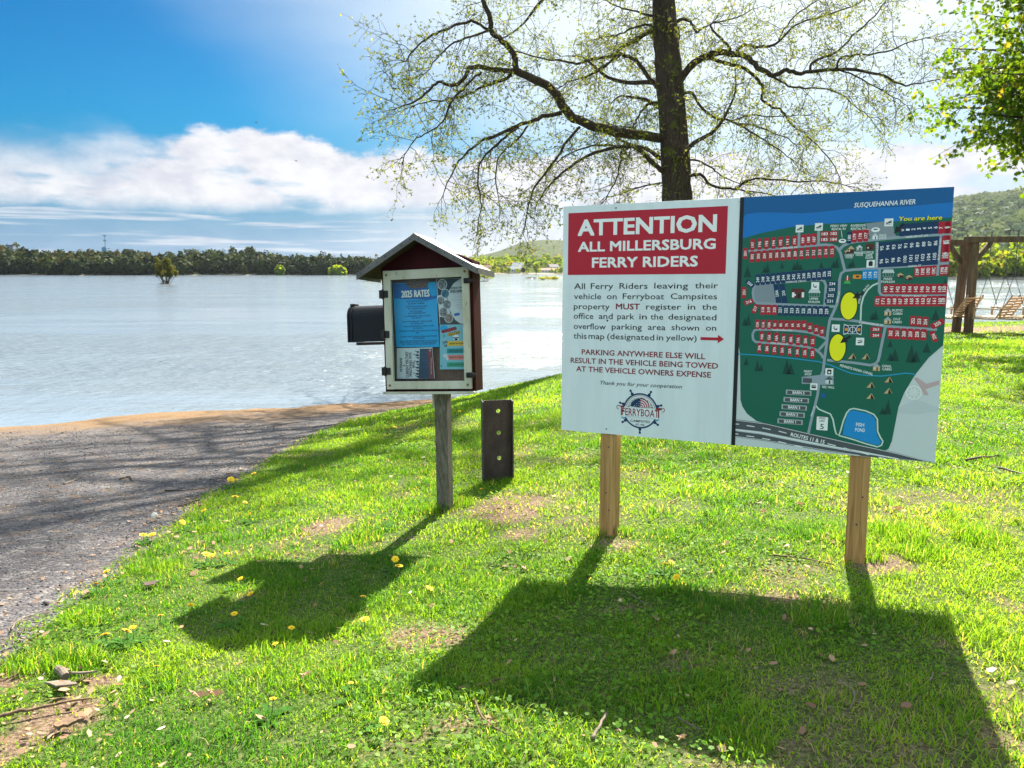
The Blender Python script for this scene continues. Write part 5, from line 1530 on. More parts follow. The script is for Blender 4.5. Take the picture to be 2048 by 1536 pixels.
wood.tube([p - OFF for p in smooth_path(tp, 4)], list(np.interp(np.linspace(0, len(tp) - 1, 4 * (len(tp) - 1) + 1), np.arange(len(tp)), trunk_r)), 18, bumpy=.05)
paths = []
for f, pts, r0, r1, dy in LIMBS:
    r0, r1, dy = r0 * KS * .92, r1 * KS * .85, dy * KS
    pp = [f(*p) for p in pts]
    y0 = YT; best = 40
    for P in paths:
        for (x, y_, yy) in P:
            d = math.hypot(x - pp[0][0], y_ - pp[0][1])
            if d < best: best = d; y0 = yy
    L = np.cumsum([0] + [math.hypot(pp[i + 1][0] - pp[i][0], pp[i + 1][1] - pp[i][1]) for i in range(len(pp) - 1)])
    ys = [y0 + dy * (l / L[-1]) for l in L]
    den = []
    for i in range(len(pp) - 1):
        for k in range(6):
            q = k / 6
            den.append((pp[i][0] + (pp[i + 1][0] - pp[i][0]) * q, pp[i][1] + (pp[i + 1][1] - pp[i][1]) * q, ys[i] + (ys[i + 1] - ys[i]) * q))
    paths.append(den)
    W3 = smooth_path([Vector(at_y(p[0], p[1], y)) for p, y in zip(pp, ys)], 4)
    for i in range(1, len(W3) - 1): W3[i] = W3[i] + Vector((random.gauss(0, .012), random.gauss(0, .03), random.gauss(0, .012)))
    nW = len(W3)
    rr = [r0 * (1 - i / (nW - 1)) ** .8 * 1.0 + r1 * (i / (nW - 1)) for i in range(nW)]
    rr = [max(x, r1 * .9) for x in rr]
    wood.tube([p - OFF for p in W3], rr, 8, bumpy=.06)
    LIMB3 = (W3, rr)
    tree_v.append(LIMB3)

# limbs nobody can trace, towards and away from the viewer and above the frame
for k in range(16):
    i = random.randint(4, len(tp) - 2)
    z0 = tp[i] + (tp[i + 1] - tp[i]) * random.random()
    a = random.uniform(0, 2 * math.pi)
    if abs(math.cos(a)) > .75 and z0.z < 9: a = math.pi / 2 * random.choice((1, -1)) + random.uniform(-.5, .5)
    d = Vector((math.cos(a), math.sin(a), random.uniform(.1, .7)))
    ln = random.uniform(2.2, 4.2) * KS
    P = [z0.copy()]
    for s_ in range(7):
        d = (d + Vector((random.gauss(0, .22), random.gauss(0, .22), random.gauss(-.03, .2)))).normalized()
        P.append(P[-1] + d * ln / 7)
    P = smooth_path(P, 3)
    rr = [.075 * (1 - j / (len(P) - 1)) + .010 for j in range(len(P))]
    wood.tube([p - OFF for p in P], rr, 7, bumpy=.06)
    tree_v.append((P, rr))

# the upper crown, above the frame: its limbs shade the ramp
n_seen = len(tree_v)
for k in range(20):
    z0 = tp[-4] + (tp[-1] - tp[-4]) * random.random() if k % 2 else tp[-6].lerp(tp[-4], random.random())
    a = math.pi + random.uniform(-.9, 1.0)
    d = Vector((math.cos(a), math.sin(a), random.uniform(.05, .5)))
    ln = random.uniform(4.5, 8.5)
    P = [z0.copy()]
    for s_ in range(9):
        d = (d + Vector((random.gauss(0, .2), random.gauss(0, .2), random.gauss(-.03, .15)))).normalized()
        P.append(P[-1] + d * ln / 9)
    P = smooth_path(P, 3)
    rr = [.10 * (1 - j / (len(P) - 1)) + .014 for j in range(len(P))]
    wood.tube([p - OFF for p in P], rr, 7, bumpy=.06)
    tree_v.append((P, rr))

leafP = []; leafC = []
def leaf_cluster(p, n, size, col):
    for _ in range(n):
        d = Vector((random.gauss(0, 1), random.gauss(0, 1), random.gauss(-.35, .8))).normalized()
        s_ = d.orthogonal().normalized()
        s_ = (s_ * math.cos(random.uniform(0, 6.28)) + d.cross(s_) * random.uniform(-1, 1)).normalized()
        L_ = size * KS * .82 * random.uniform(.6, 1.35); w_ = L_ * .33
        q = p + Vector((random.gauss(0, .012), random.gauss(0, .012), random.gauss(0, .012)))
        leafP.extend([q, q + d * L_ * .45 + s_ * w_, q + d * L_, q + d * L_ * .45 - s_ * w_])
        leafC.extend([min(max(col + random.gauss(0, .15), 0), 1)] * 4)

def branchlet(p, d, ln, r, depth):
    n = 6 if depth == 0 else 4
    P = [p.copy()]
    for i in range(n):
        d = (d + Vector((random.gauss(0, .26), random.gauss(0, .26), random.gauss(-.05, .18)))).normalized()
        P.append(P[-1] + d * ln / n)
    twigs.tube([q - OFF for q in P], [r * (1 - .75 * i / n) for i in range(n + 1)], 4 if depth == 0 else 3, cap=False)
    col = random.uniform(.1, .8) if random.random() < .96 else .97
    if depth == 0:
        m_k = int(ln / .090 / KS) + 2
        for k in range(m_k):
            q = random.uniform(.12, 1.0) * n
            i = min(int(q), n - 1)
            pt = P[i].lerp(P[i + 1], q - i)
            dd = (P[i + 1] - P[i]).normalized()
            sd_ = dd.orthogonal(); sd_.rotate(Matrix.Rotation(random.uniform(0, 6.28), 3, dd))
            branchlet(pt, (dd * .6 + sd_ * random.uniform(.5, 1.1) + Vector((0, 0, -.12))).normalized(), random.uniform(.14, .46) * KS, r * .5, 1)
        leaf_cluster(P[-1], 4, .055, col)
    else:
        leaf_cluster(P[-1], random.randint(3, 6), .046, col)
        if random.random() < .8: leaf_cluster(P[2], random.randint(2, 4), .042, col)
        if random.random() < .55: leaf_cluster(P[3], random.randint(2, 4), .042, col)

for ti, (W3, rr) in enumerate(tree_v):
    up_ = ti >= n_seen
    L = 0.0; nxt = random.uniform(.1, .3)
    tot = sum((W3[i + 1] - W3[i]).length for i in range(len(W3) - 1))
    for i in range(len(W3) - 1):
        sgl = (W3[i + 1] - W3[i]).length
        while L + sgl > nxt:
            q = (nxt - L) / sgl
            p = W3[i].lerp(W3[i + 1], q)
            f_ = nxt / tot
            d = (W3[i + 1] - W3[i]).normalized()
            s_ = d.orthogonal(); s_.rotate(Matrix.Rotation(random.uniform(0, 6.28), 3, d))
            if (f_ > .12 or rr[i] < .06) and (not up_ or f_ > .4):
                k = KS * (1.0 if rr[i] < .065 else .7)
                branchlet(p, (d * random.uniform(.2, .8) + s_ + Vector((0, 0, random.uniform(-.35, .25)))).normalized(), random.uniform(.4, 1.25) * k, .0085 * KS * .8, 0)
            nxt += random.uniform(.10, .22) * KS * (.9 if not up_ else 1.3)
        L += sgl
    d = (W3[-1] - W3[-2]).normalized()
    for _ in range(3): branchlet(W3[-1], (d + Vector((random.gauss(0, .3), random.gauss(0, .3), random.gauss(-.1, .3)))).normalized(), random.uniform(.5, 1.0) * KS, .009, 0)
# leafy sprouts on the trunk itself
for _ in range(120):
    i = random.randint(3, len(tp) - 3)
    p = tp[i].lerp(tp[i + 1], random.random()); a = random.uniform(0, 6.28)
    p = p + Vector((math.cos(a), math.sin(a), 0)) * trunk_r[i] * .98
    branchlet(p, Vector((math.cos(a), math.sin(a), random.uniform(0, .5))), random.uniform(.12, .3), .004, 1)
    leaf_cluster(p + Vector((math.cos(a), math.sin(a), 0)) * .06, 4, .07, random.uniform(.5, .9))
wood.build('trunk', bark, tree, smooth=True)
twigs.build('twigs', bark, tree)
n = len(leafP) // 4
lv = np.array([tuple(p - OFF) for p in leafP])
mesh_np('crown', lv, np.arange(n * 4), np.full(n, 4), bud_m, attr={'rnd': leafC}, parent=tree)

# ------------------------------------------------------------------ leafy maple at the right edge
MP = Vector((11.85, 13.6, 0)); MP.z = h1(MP.x, MP.y)
maple = empty('maple_tree', MP, label='leafy green maple reaching in from the right edge', cat='tree')
wood = MB()
P = [Vector((0, 0, -.2)), Vector((.02, 0, 1.2)), Vector((-.05, .05, 2.6)), Vector((-.02, 0, 4.2)), Vector((.05, 0, 6.5)), Vector((0, 0, 9.2))]
wood.tube(smooth_path(P, 4), list(np.interp(np.linspace(0, 5, 21), range(6), [.34, .25, .22, .19, .13, .05])), 14, bumpy=.05)
maple_m = leafmat('maple_leaf', (.040, .100, .007), (.115, .19, .012), .56, .55, (.32, .24, .04), tboost=1.9)
LOBE = [(0, 0), (.30, -.12), (.26, .10), (.55, .18), (.34, .34), (.40, .62), (.14, .55), (0, 1.0), (-.14, .55), (-.40, .62), (-.34, .34), (-.55, .18), (-.26, .10), (-.30, -.12)]
mv = []; mc = []
def maple_leaf(p, size, col):
    d = Vector((random.gauss(-.15, .6), random.gauss(0, .6), random.gauss(-.75, .35))).normalized()
    s_ = d.orthogonal().normalized(); s_.rotate(Matrix.Rotation(random.uniform(0, 6.28), 3, d))
    nn = d.cross(s_)
    for u, v in LOBE:
        q = p + (s_ * u + d * v) * size + nn * (abs(u) * .18 - .1 * v * v) * size
        mv.append(tuple(q)); mc.append(col)
CX = Vector((0, 0, 5.9)); RX_, RZ_ = 4.55, 4.5
limb_tips = []
for k in range(104):
    a = random.uniform(0, 6.28) if k > 64 else math.pi + random.uniform(-1.0, 1.0)
    e = random.uniform(-.75, 1.2) if k > 64 else random.uniform(-.85, .9)
    tip = CX + Vector((math.cos(a) * math.cos(e) * RX_, math.sin(a) * math.cos(e) * RX_, math.sin(e) * RZ_)) * random.uniform(.70, 1.0)
    z0 = min(max(tip.z * .55 + .6, 1.9), 7.5)
    st = Vector((0, 0, z0))
    mid_ = st.lerp(tip, .5) + Vector((random.gauss(0, .2), random.gauss(0, .2), .35))
    W3 = smooth_path([st, mid_, tip], 6)
    wood.tube(W3, [.055 * (1 - i / 12) + .006 for i in range(13)], 6, cap=False)
    for i in range(3, 13):
        for _ in range(3):
            d = Vector((random.gauss(0, 1), random.gauss(0, 1), random.gauss(-.1, .5))).normalized()
            ln = random.uniform(.3, .95)
            q = W3[i]; e_ = q + d * ln + Vector((0, 0, -.12))
            wood.tube([q, q.lerp(e_, .5) + Vector((0, 0, .05)), e_], [.008, .005, .003], 3, cap=False)
            col0 = random.uniform(.1, .8)
            for _ in range(int(ln * 22) + 4):
                pt = q.lerp(e_, random.uniform(.25, 1.0)) + Vector((random.gauss(0, .09), random.gauss(0, .09), random.gauss(-.03, .07)))
                maple_leaf(pt, random.uniform(.06, .115), .96 if random.random() < .07 else min(max(col0 + random.gauss(0, .18), 0), .9))
wood.build('trunk', bark, maple, smooth=True)
n = len(mv) // 14
mesh_np('crown', mv, np.arange(n * 14), np.full(n, 14), maple_m, attr={'rnd': mc}, parent=maple)
print('leaves', len(leafP) // 4, n)


# ------------------------------------------------------------------ far shores and hills
TS = np.array([-1.3, -.60, -.20, -.175, -.15, -.02, .07, .16, .30, .44, .60, 1.6]); YS = np.array([470, 515, 532, 545, 640, 705, 700, 600, 420, 258, 246, 235.])
def shore_far(t): return np.interp(t, TS, YS)
def pxs(*a): return [(x - 1024) / F_PX for x in a]
R1T = np.array(pxs(-900, -200, 0, 30, 117, 222, 281, 328, 387, 422, 480, 519, 551, 560, 600, 664, 700, 745, 800)); R1H = np.array([28, 22, 16, 13, 9.5, 10, 10, 6.5, 6.5, 10, 10, 11.5, 8, 6, 5, 4.5, 2, 0, 0.])
MT = np.array(pxs(1250, 1500, 1700, 1905, 2000, 2048, 2400, 3200)); MH = np.array([0, 30, 70, 97, 106, 110, 125, 120.])
FT = np.array(pxs(640, 740, 860, 950, 1000, 1040, 1090, 1122, 1300, 1600, 2000)); FH = np.array([10, 42, 38, 44, 66, 96, 108, 104, 130, 150, 140.])
def sm(v): v = np.clip(v, 0, 1); return v * v * (3 - 2 * v)
def far_h(t, y):
    d = y - shore_far(t)
    z = -2.6 + 2.3 * sm(d / 10 + .4)
    z = z + np.interp(t, R1T, R1H, right=0) * sm((d - 25) / 190)
    z = z + 8 * sm((d - 20) / 160) * sm((t + .14) / .05) * sm((.2 - t) / .05)
    z = z + np.interp(t, MT, MH, left=0) * sm((y - 420) / 760) * (1 + .08 * (fbm(t * 14, y * .006, 81) - .5))
    z = z + np.interp(t, FT, FH) * sm((y - 1700) / 1200)
    return z + (fbm(t * 40, y * .02, 83) - .5) * 2.0 * sm(d / 120)
tt = np.linspace(-1.25, 1.5, 300); yy = np.geomspace(222, 3600, 110)
T_, Y_ = np.meshgrid(tt, yy)
Zf = far_h(T_, Y_)
hm = bpy.data.materials.new('far_ground'); hm.use_nodes = True
t = NT(hm.node_tree); pb = t.n['Principled BSDF']
co = t.add('ShaderNodeTexCoord').outputs['Object']
n = t.noise(co, .05, 6, .7); vz = t.add('ShaderNodeTexVoronoi'); t.l.new(co, vz.inputs['Vector']); vz.inputs['Scale'].default_value = .07
sp = t.add('ShaderNodeSeparateXYZ'); t.l.new(co, sp.inputs[0])
woodc = t.ramp(n, [(.3, (.035, .045, .02)), (.5, (.06, .075, .03)), (.7, (.10, .095, .055))])
shorec = t.ramp(n, [(.3, (.16, .14, .11)), (.6, (.30, .28, .24))])
t.put(pb.inputs['Base Color'], t.mix(t.step(sp.outputs[2], -1.0, .3), shorec, woodc))
pb.inputs['Roughness'].default_value = .95; pb.inputs['Specular IOR Level'].default_value = 0.0
bn = t.add('ShaderNodeBump'); bn.inputs['Strength'].default_value = 1; bn.inputs['Distance'].default_value = 4.0
t.l.new(vz.outputs['Distance'], bn.inputs['Height']); t.l.new(bn.outputs[0], pb.inputs['Normal'])
a, b = T_.shape
I = np.arange(a * b).reshape(a, b)
Q = np.stack([I[:-1, :-1], I[:-1, 1:], I[1:, 1:], I[1:, :-1]], -1).reshape(-1)
tag(mesh_np('hills', np.stack([T_ * Y_, Y_, Zf], -1).reshape(-1, 3), Q, np.full((a - 1) * (b - 1), 4), hm, smooth=True), 'wooded far shore and hills across the river', kind='structure')

def crowns(C, Rr, Hh, K, col, size=.25, spread=.16):
    """leaf clumps spread through many crowns at once: C (n,3) centres, radii, half heights"""
    n = len(C)
    u = rng.normal(size=(n, K, 3)); u /= np.linalg.norm(u, axis=-1, keepdims=True)
    u[..., 2] = np.abs(u[..., 2]) * np.where(rng.random((n, K)) < .72, 1, -1)
    rad = rng.uniform(.55, 1.05, (n, K, 1)) ** .6
    lump = 1 + .22 * np.sin(u[..., :1] * 5 + rng.uniform(0, 6, (n, 1, 1))) * np.cos(u[..., 1:2] * 4 + u[..., 2:] * 5 + rng.uniform(0, 6, (n, 1, 1)))
    P = C[:, None] + u * rad * lump * np.stack([Rr, Rr, Hh], -1)[:, None]
    nn = u + rng.normal(size=u.shape) * .55
    nn /= np.linalg.norm(nn, axis=-1, keepdims=True)
    a = np.cross(nn, rng.normal(size=u.shape)); a /= np.linalg.norm(a, axis=-1, keepdims=True)
    b = np.cross(nn, a)
    s = (Rr[:, None, None] * size) * rng.uniform(.5, 1.3, (n, K, 1))
    V = np.stack([P - a * s - b * s * .7, P + a * s * .8 - b * s, P + a * s + b * s * .8, P - a * s * .7 + b * s], 2)
    c = np.clip(col[:, None] + rng.normal(size=(n, K)) * spread, 0, 1)
    return V.reshape(-1, 3), np.repeat(c.ravel(), 4)

def forest(name, label, parts, m):
    V = np.concatenate([p[0] for p in parts]); C = np.concatenate([p[1] for p in parts])
    k = len(V) // 4
    return tag(mesh_np(name, V, np.arange(k * 4), np.full(k, 4), m, attr={'rnd': C}), label, 'forest', kind='stuff')

def stand(n, t0, t1, d0, d1, r, h, K, colr, clump=None):
    t = rng.uniform(t0, t1, n); d = rng.uniform(d0, d1, n)
    y = shore_far(t) + d; x = t * y
    f_ = np.where(rng.random(n) < .12, rng.uniform(1.15, 1.4, n), rng.uniform(.7, 1.08, n))
    rr = rng.uniform(r[0], r[1], n) * rng.uniform(.75, 1.25, n); hh = rng.uniform(h[0], h[1], n) * f_
    z = far_h(t, y)
    C = np.stack([x, y, z + hh * .95], -1)
    col = np.clip(rng.uniform(colr[0], colr[1], n) + (fbm(x * .02, y * .02, 91) - .5) * .9 + np.where(rng.random(n) < .12, .4, 0), 0, 1)
    return crowns(C, rr, hh, K, col)

wood_dk = leafmat('far_wood', (.005, .016, .006), (.042, .062, .006), .28, .85, (.065, .050, .012), tboost=1.3)
wood_lt = leafmat('far_wood_bright', (.045, .10, .008), (.17, .23, .015), .55, .8, (.22, .18, .03), tboost=1.8)
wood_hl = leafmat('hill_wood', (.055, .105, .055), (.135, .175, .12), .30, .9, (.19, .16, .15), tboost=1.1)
forest('left_bank_wood', 'dark green wood along the far bank on the left', [
    stand(330, -1.1, -.178, 1, 16, (2.4, 4.2), (3.6, 5.4), 130, (.0, .5)), stand(500, -1.1, -.172, 10, 60, (2.8, 4.6), (4.6, 6.4), 120, (.1, .7)), stand(900, -1.15, -.168, 50, 210, (2.6, 4.6), (4.2, 6.0), 90, (.2, 1.0)),
    stand(420, -1.15, -.165, 180, 330, (2.6, 4.4), (4.0, 5.4), 80, (.2, 1.0))], wood_dk)
forest('right_bank_wood', 'bright green trees along the far bank behind the swings', [
    stand(190, .40, 1.1, 3, 20, (1.9, 3.1), (2.4, 3.9), 110, (.3, .9)), stand(240, .38, 1.1, 14, 60, (2.4, 3.6), (3.6, 5.4), 90, (.1, .8))], wood_lt)
def hillstand(n, t0, t1, y0, y1, r, K, colr):
    t = rng.uniform(t0, t1, n); y = np.sqrt(rng.uniform(y0 ** 2, y1 ** 2, n)); rr = rng.uniform(*r, n)
    C = np.stack([t * y, y, far_h(t, y) + rr * .6], -1)
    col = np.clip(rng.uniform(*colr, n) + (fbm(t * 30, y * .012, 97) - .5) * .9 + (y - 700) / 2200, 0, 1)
    return crowns(C, rr, rr * .95, K, col, .42, .10)
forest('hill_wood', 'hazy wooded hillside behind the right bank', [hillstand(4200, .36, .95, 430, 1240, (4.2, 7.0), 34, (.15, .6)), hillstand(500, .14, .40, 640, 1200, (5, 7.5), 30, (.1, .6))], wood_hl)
forest('town_wood', 'pale spring trees rising behind the far town', [stand(260, -.15, .16, 70, 260, (3.4, 5.2), (4, 6), 50, (.1, .9)), stand(70, -.15, .16, 4, 40, (1.8, 3.2), (2.2, 3.6), 60, (.3, 1))], wood_lt)

def lone_tree(name, label, px, d, r, h, m, col, trunk_h=1.2, K=160):
    t = (px - 1024) / F_PX; y = float(shore_far(np.array(t))) + d
    z = float(far_h(np.array([t]), np.array([y]))[0])
    o = empty(name, (t * y, y, z), label=label, cat='tree')
    V, C = crowns(np.array([[0, 0, trunk_h + h * .8]]), np.array([r]), np.array([h]), K, np.array([col]), .26)
    k = len(V) // 4
    mesh_np('crown', V, np.arange(k * 4), np.full(k, 4), m, attr={'rnd': C}, parent=o)
    e = MB(); e.tube([(0, 0, -.5), (.05, 0, trunk_h * .6), (0, .03, trunk_h + h)], [.3, .22, .1], 7); e.build('trunk', bark, o)
    return o
lone_tree('round_tree', 'round bright green tree at the water edge on the dark far bank', 678, -2, 5.6, 3.6, wood_lt, .6, .2, 420)
lone_tree('round_tree', 'smaller yellow green tree at the foot of the dark far wood', 565, -2, 3.2, 4.0, wood_lt, .4, .4, 260)
for px, d, r, h, col, lb in [(988, 5, 2.0, 3.0, .3, 'pointed dark green tree beside the brick building across the river'), (1004, 3, 1.8, 2.6, .8, 'small yellow tree in front of the brick building across the river'), (1018, 3, 1.7, 2.3, .5, 'pale round tree by the far town waterfront'),
                             (1072, 8, 3.4, 4.6, .6, 'wide light green tree between the far town houses'), (1046, 4, 1.9, 2.0, .05, 'low dark bush tree on the far town waterfront')]:
    lone_tree('town_tree', lb, px, d, r, h, wood_lt if col > .1 else wood_dk, col)

# far town: every house a thing
hw = {k: mat('house_' + k, c, .8) for k, c in dict(brick=(.28, .15, .12), pale=(.50, .48, .45), slate=(.16, .19, .24), roof=(.10, .095, .10), roofred=(.20, .09, .07), glass=(.03, .04, .05), white=(.62, .62, .60), blue=(.14, .20, .28)).items()}
def house(name, label, px, d, wd, hgt, dep, wall, roofm, rows, cols, flat=False, rot=0.0, pitch=.35):
    t = (px - 1024) / F_PX; y = float(shore_far(np.array(t))) + d
    z = float(far_h(np.array([t]), np.array([y]))[0])
    o = empty(name, (t * y, y, z), (0, 0, rot), label, 'building')
    e = MB(); e.box((-wd / 2, 0, -2), (wd / 2, dep, hgt)); wl = e.build('wall', wall, o)
    e = MB()
    if flat: e.box((-wd / 2 - .2, -.2, hgt), (wd / 2 + .2, dep + .2, hgt + .5))
    else:
        rh = dep * .5 * pitch * 2
        for a, b_ in (((-wd / 2 - .4, -.5, hgt - .1), (dep / 2, hgt + rh)),): pass
        L, Rr_ = -wd / 2 - .4, wd / 2 + .4
        V = [(L, -.5, hgt - .15), (Rr_, -.5, hgt - .15), (Rr_, dep / 2, hgt + rh), (L, dep / 2, hgt + rh), (L, dep + .5, hgt - .15), (Rr_, dep + .5, hgt - .15)]
        e.v += V; e.f += [(0, 1, 2, 3), (3, 2, 5, 4), (0, 3, 4), (1, 5, 2), (0, 4, 5, 1)]; e.m += [0] * 5
    e.build('roof', roofm, o)
    for r_ in range(rows):
        for c_ in range(cols):
            x = -wd / 2 + wd * (c_ + .5) / cols; zz = hgt * (r_ + .55) / rows
            e = MB(); e.box((x - wd / cols * .2, -.06, zz - hgt / rows * .22), (x + wd / cols * .2, .03, zz + hgt / rows * .22)); e.build('window', hw['glass'], o)
    return o
house('brick_building', 'large two storey pinkish brick building across the river', 1003, 48, 13, 6.0, 10, hw['brick'], hw['roof'], 2, 6, True, .1)
house('town_house', 'slate blue house beside the brick building across the river', 1034, 44, 9, 6.2, 9, hw['blue'], hw['slate'], 2, 4, False, -.15)
house('town_house', 'pale low house on the far waterfront under the brick building', 1030, 14, 12, 3.4, 8, hw['pale'], hw['slate'], 1, 5, False, .05)
house('town_house', 'white house with a wide roof close to the sign edge', 1098, 24, 15, 2.6, 8, hw['white'], hw['roofred'], 1, 5, False, 0, .25)
house('town_house', 'white gabled house on the rise behind the far waterfront', 1108, 60, 9, 4.6, 8, hw['white'], hw['roof'], 2, 3, False, .3)
house('town_house', 'small red roofed house half hidden by trees in the far town', 974, 30, 8, 4.5, 8, hw['pale'], hw['roofred'], 2, 3, False, -.2)
house('hill_house', 'white house on the low slope at the end of the far wood', 733, 110, 9, 4.0, 8, hw['white'], hw['slate'], 1, 4, False, .2)

# water tank and mast on the left ridge
t_ = (222 - 1024) / F_PX; y_ = 745.0; z_ = float(far_h(np.array([t_]), np.array([y_]))[0]) + 9
mast = empty('antenna_tower', (t_ * y_, y_, z_), label='pale blue tower block with an antenna mast on the wooded ridge', cat='tower')
tb = mat('tower_blue', (.10, .22, .36), .6); tg = mat('mast_grey', (.10, .10, .11), .6)
e = MB(); e.box((-2.3, -2, -12), (2.3, 2, 5.6), bev=.15); e.box((-1.0, -1, 5.6), (-.0, 0, 6.4)); e.build('block', tb, mast)
e = MB(); e.tube([(.4, 0, 5.5), (.4, 0, 11), (.4, 0, 17.5)], [.28, .22, .12], 8); e.build('mast', tg, mast)
for z0 in (11.5, 16.0):
    e = MB(); e.tube([(.4, 0, z0), (.4, 0, z0 + .5)], [1.1, 1.4], 10); e.box((-.9, -.2, z0 + .5), (-.5, .2, z0 + 1.4)); e.box((1.2, -.2, z0 + .5), (1.6, .2, z0 + 1.4)); e.build('antenna_ring', tg, mast)
t_ = (37 - 1024) / F_PX; z_ = float(far_h(np.array([t_]), np.array([700.0]))[0])
o = empty('ridge_hut', (t_ * 700, 700, z_), label='small dark flat roofed hut among the trees on the ridge', cat='building')
e = MB(); e.box((-3, -2, 0), (3, 2, 12.0)); e.build('wall', hw['slate'], o); e = MB(); e.box((-3.3, -2.3, 12.0), (3.3, 2.3, 12.5)); e.build('roof', hw['roof'], o)

# shrubs and drift standing in the river
shrub_m = leafmat('willow_leaf', (.045, .06, .010), (.12, .125, .02), .5, .7, (.16, .12, .03), tboost=1.5)
def river_shrub(name, label, px, py, wd, hgt, K, col, m, stems=14, lean=.3, leafy=.55):
    p = at_z(px, py, WATER_Z)
    o = empty(name, p, label=label, cat='shrub')
    e = MB(); F_ = []
    for k in range(stems):
        x = random.uniform(-.42, .42) * wd; y = random.uniform(-.25, .25) * wd
        tip = Vector((x * (1 + lean) + random.gauss(0, .06) * wd, y * 1.2, hgt * random.uniform(.6, .95) * (1 - .8 * abs(x) / wd)))
        Pp = smooth_path([Vector((x * .3, y * .3, -.4)), Vector((x, y, hgt * .3)) + Vector((random.gauss(0, .05), 0, 0)) * wd, tip], 3)
        e.tube(Pp, [wd * .012 * (1 - .7 * i / (len(Pp) - 1)) for i in range(len(Pp))], 5)
        for _ in range(3): F_.append(Pp[random.randint(3, len(Pp) - 1)] + Vector((random.gauss(0, .05) * wd, random.gauss(0, .05) * wd, random.gauss(0, .06) * hgt)))
    e.build('stems', bark, o)
    n = len(F_)
    V, C = crowns(np.array([tuple(q) for q in F_]), rng.uniform(.05, .11, n) * wd, rng.uniform(.05, .11, n) * hgt, K, np.full(n, col), .26)
    k = len(V) // 4
    mesh_np('foliage', V, np.arange(k * 4), np.full(k, 4), m, attr={'rnd': C}, parent=o)
    e = MB(); b0 = 0
    N = 22
    e.v = [(0, 0, .28)] + [(math.cos(6.283 * i / N) * wd * .5 * random.uniform(.8, 1.05), math.sin(6.283 * i / N) * wd * .3, -.1) for i in range(N)]
    e.f = [(0, 1 + i, 1 + (i + 1) % N) for i in range(N)]; e.m = [0] * N
    e.build('mud_base', mat('wet_mud', (.035, .028, .02), .6, var=.4, scale=3), o)
    return o
river_shrub('river_shrub', 'tall bushy willow shrub standing alone in the river on the left', 330, 568, 4.8, 6.6, 90, .5, shrub_m, 22)
river_shrub('river_shrub', 'low grassy islet in the river behind the kiosk roof edge', 752, 562, 9.0, 2.0, 16, .85, wood_lt, 26, .1)
river_shrub('river_shrub', 'yellow green bush in the river beside the right side of the kiosk', 968, 563, 4.6, 3.2, 36, .8, wood_lt, 12, .35)
river_shrub('river_shrub', 'thin reedy islet in the river close to the sign edge', 1098, 560, 7.5, 1.3, 10, .9, wood_lt, 22, .1)
river_shrub('drift_pile', 'small dark heap of driftwood in the river between bush and sign', 1062, 558, 3.4, .9, 5, .95, wood_dk, 16, .5)

# ------------------------------------------------------------------ swings on the right
timber = bpy.data.materials.new('brown_timber'); timber.use_nodes = True
t = NT(timber.node_tree); pb = t.n['Principled BSDF']
co = t.add('ShaderNodeTexCoord').outputs['Object']
g = t.noise(t.scalev(co, (12, 12, 1.2)), 2.0, 5, .6, .6)
t.put(pb.inputs['Base Color'], t.ramp(g, [(.3, (.05, .03, .017)), (.5, (.11, .068, .04)), (.7, (.18, .12, .075))]))
pb.inputs['Roughness'].default_value = .8
bench_m = mat('cedar_slats', (.50, .33, .18), .7, var=.4, scale=6, stretch=(1, 8, 8))
chain_m = mat('chain_steel', (.10, .10, .10), .5, .6)
YSW = 20.0
def swp(px, py, y=YSW): return Vector(at_y(px, py, y))
def beam_between(e, a, b, w_, h_, mi=0):
    a, b = Vector(a), Vector(b); d = (b - a); ln = d.length; d.normalize()
    up = Vector((0, 0, 1)) if abs(d.z) < .9 else Vector((0, 1, 0))
    s_ = d.cross(up).normalized(); u_ = s_.cross(d)
    M_ = Matrix(((d.x, s_.x, u_.x, a.x), (d.y, s_.y, u_.y, a.y), (d.z, s_.z, u_.z, a.z), (0, 0, 0, 1)))
    e.box((0, -w_ / 2, -h_ / 2), (ln, w_ / 2, h_ / 2), mi, M_, .006)
def swing_frame(label, base_px, base_py, top_px, top_py, y, dirx, ln, drop):
    b = swp(base_px, base_py, y); tpp = swp(top_px, top_py, y)
    b.z = h1(b.x, y)
    o = empty('swing_frame', b, label=label, cat='swing frame', group='timber swing frames on the right lawn')
    loc = lambda v: Vector(v) - b
    e = MB(); beam_between(e, loc((b.x, y, b.z - .4)), loc(tpp), .165, .165); e.build('post', timber, o)
    e_ = tpp + Vector((dirx * ln, dirx * .0 + drop, 0))
    a_ = tpp - Vector((dirx * .25, 0, 0))
    e = MB(); beam_between(e, loc(a_ + Vector((0, 0, .06))), loc(e_ + Vector((0, 0, .06))), .16, .15); e.build('beam', timber, o)
    far = e_ - Vector((dirx * .3, 0, 0)); zf_ = h1(far.x, far.y)
    e = MB(); beam_between(e, loc((far.x, far.y, zf_ - .4)), loc(far), .19, .19); e.build('post', timber, o)
    for q, sgn in ((tpp, 1), (far, -1)):
        e = MB(); beam_between(e, loc(q + Vector((0, 0, -.55))), loc(q + Vector((dirx * sgn * .42, 0, .0))), .09, .11); e.build('brace', timber, o)
    return o, tpp, e_
fL = swing_frame('timber swing frame leaning behind the right edge of the sign', 1911, 664, 1931, 490, YSW + .25, -1, 3.2, .15)
fR = swing_frame('timber swing frame with upright post running off the right side', 1937, 662, 1949, 484, YSW - .15, 1, 4.2, -.7)

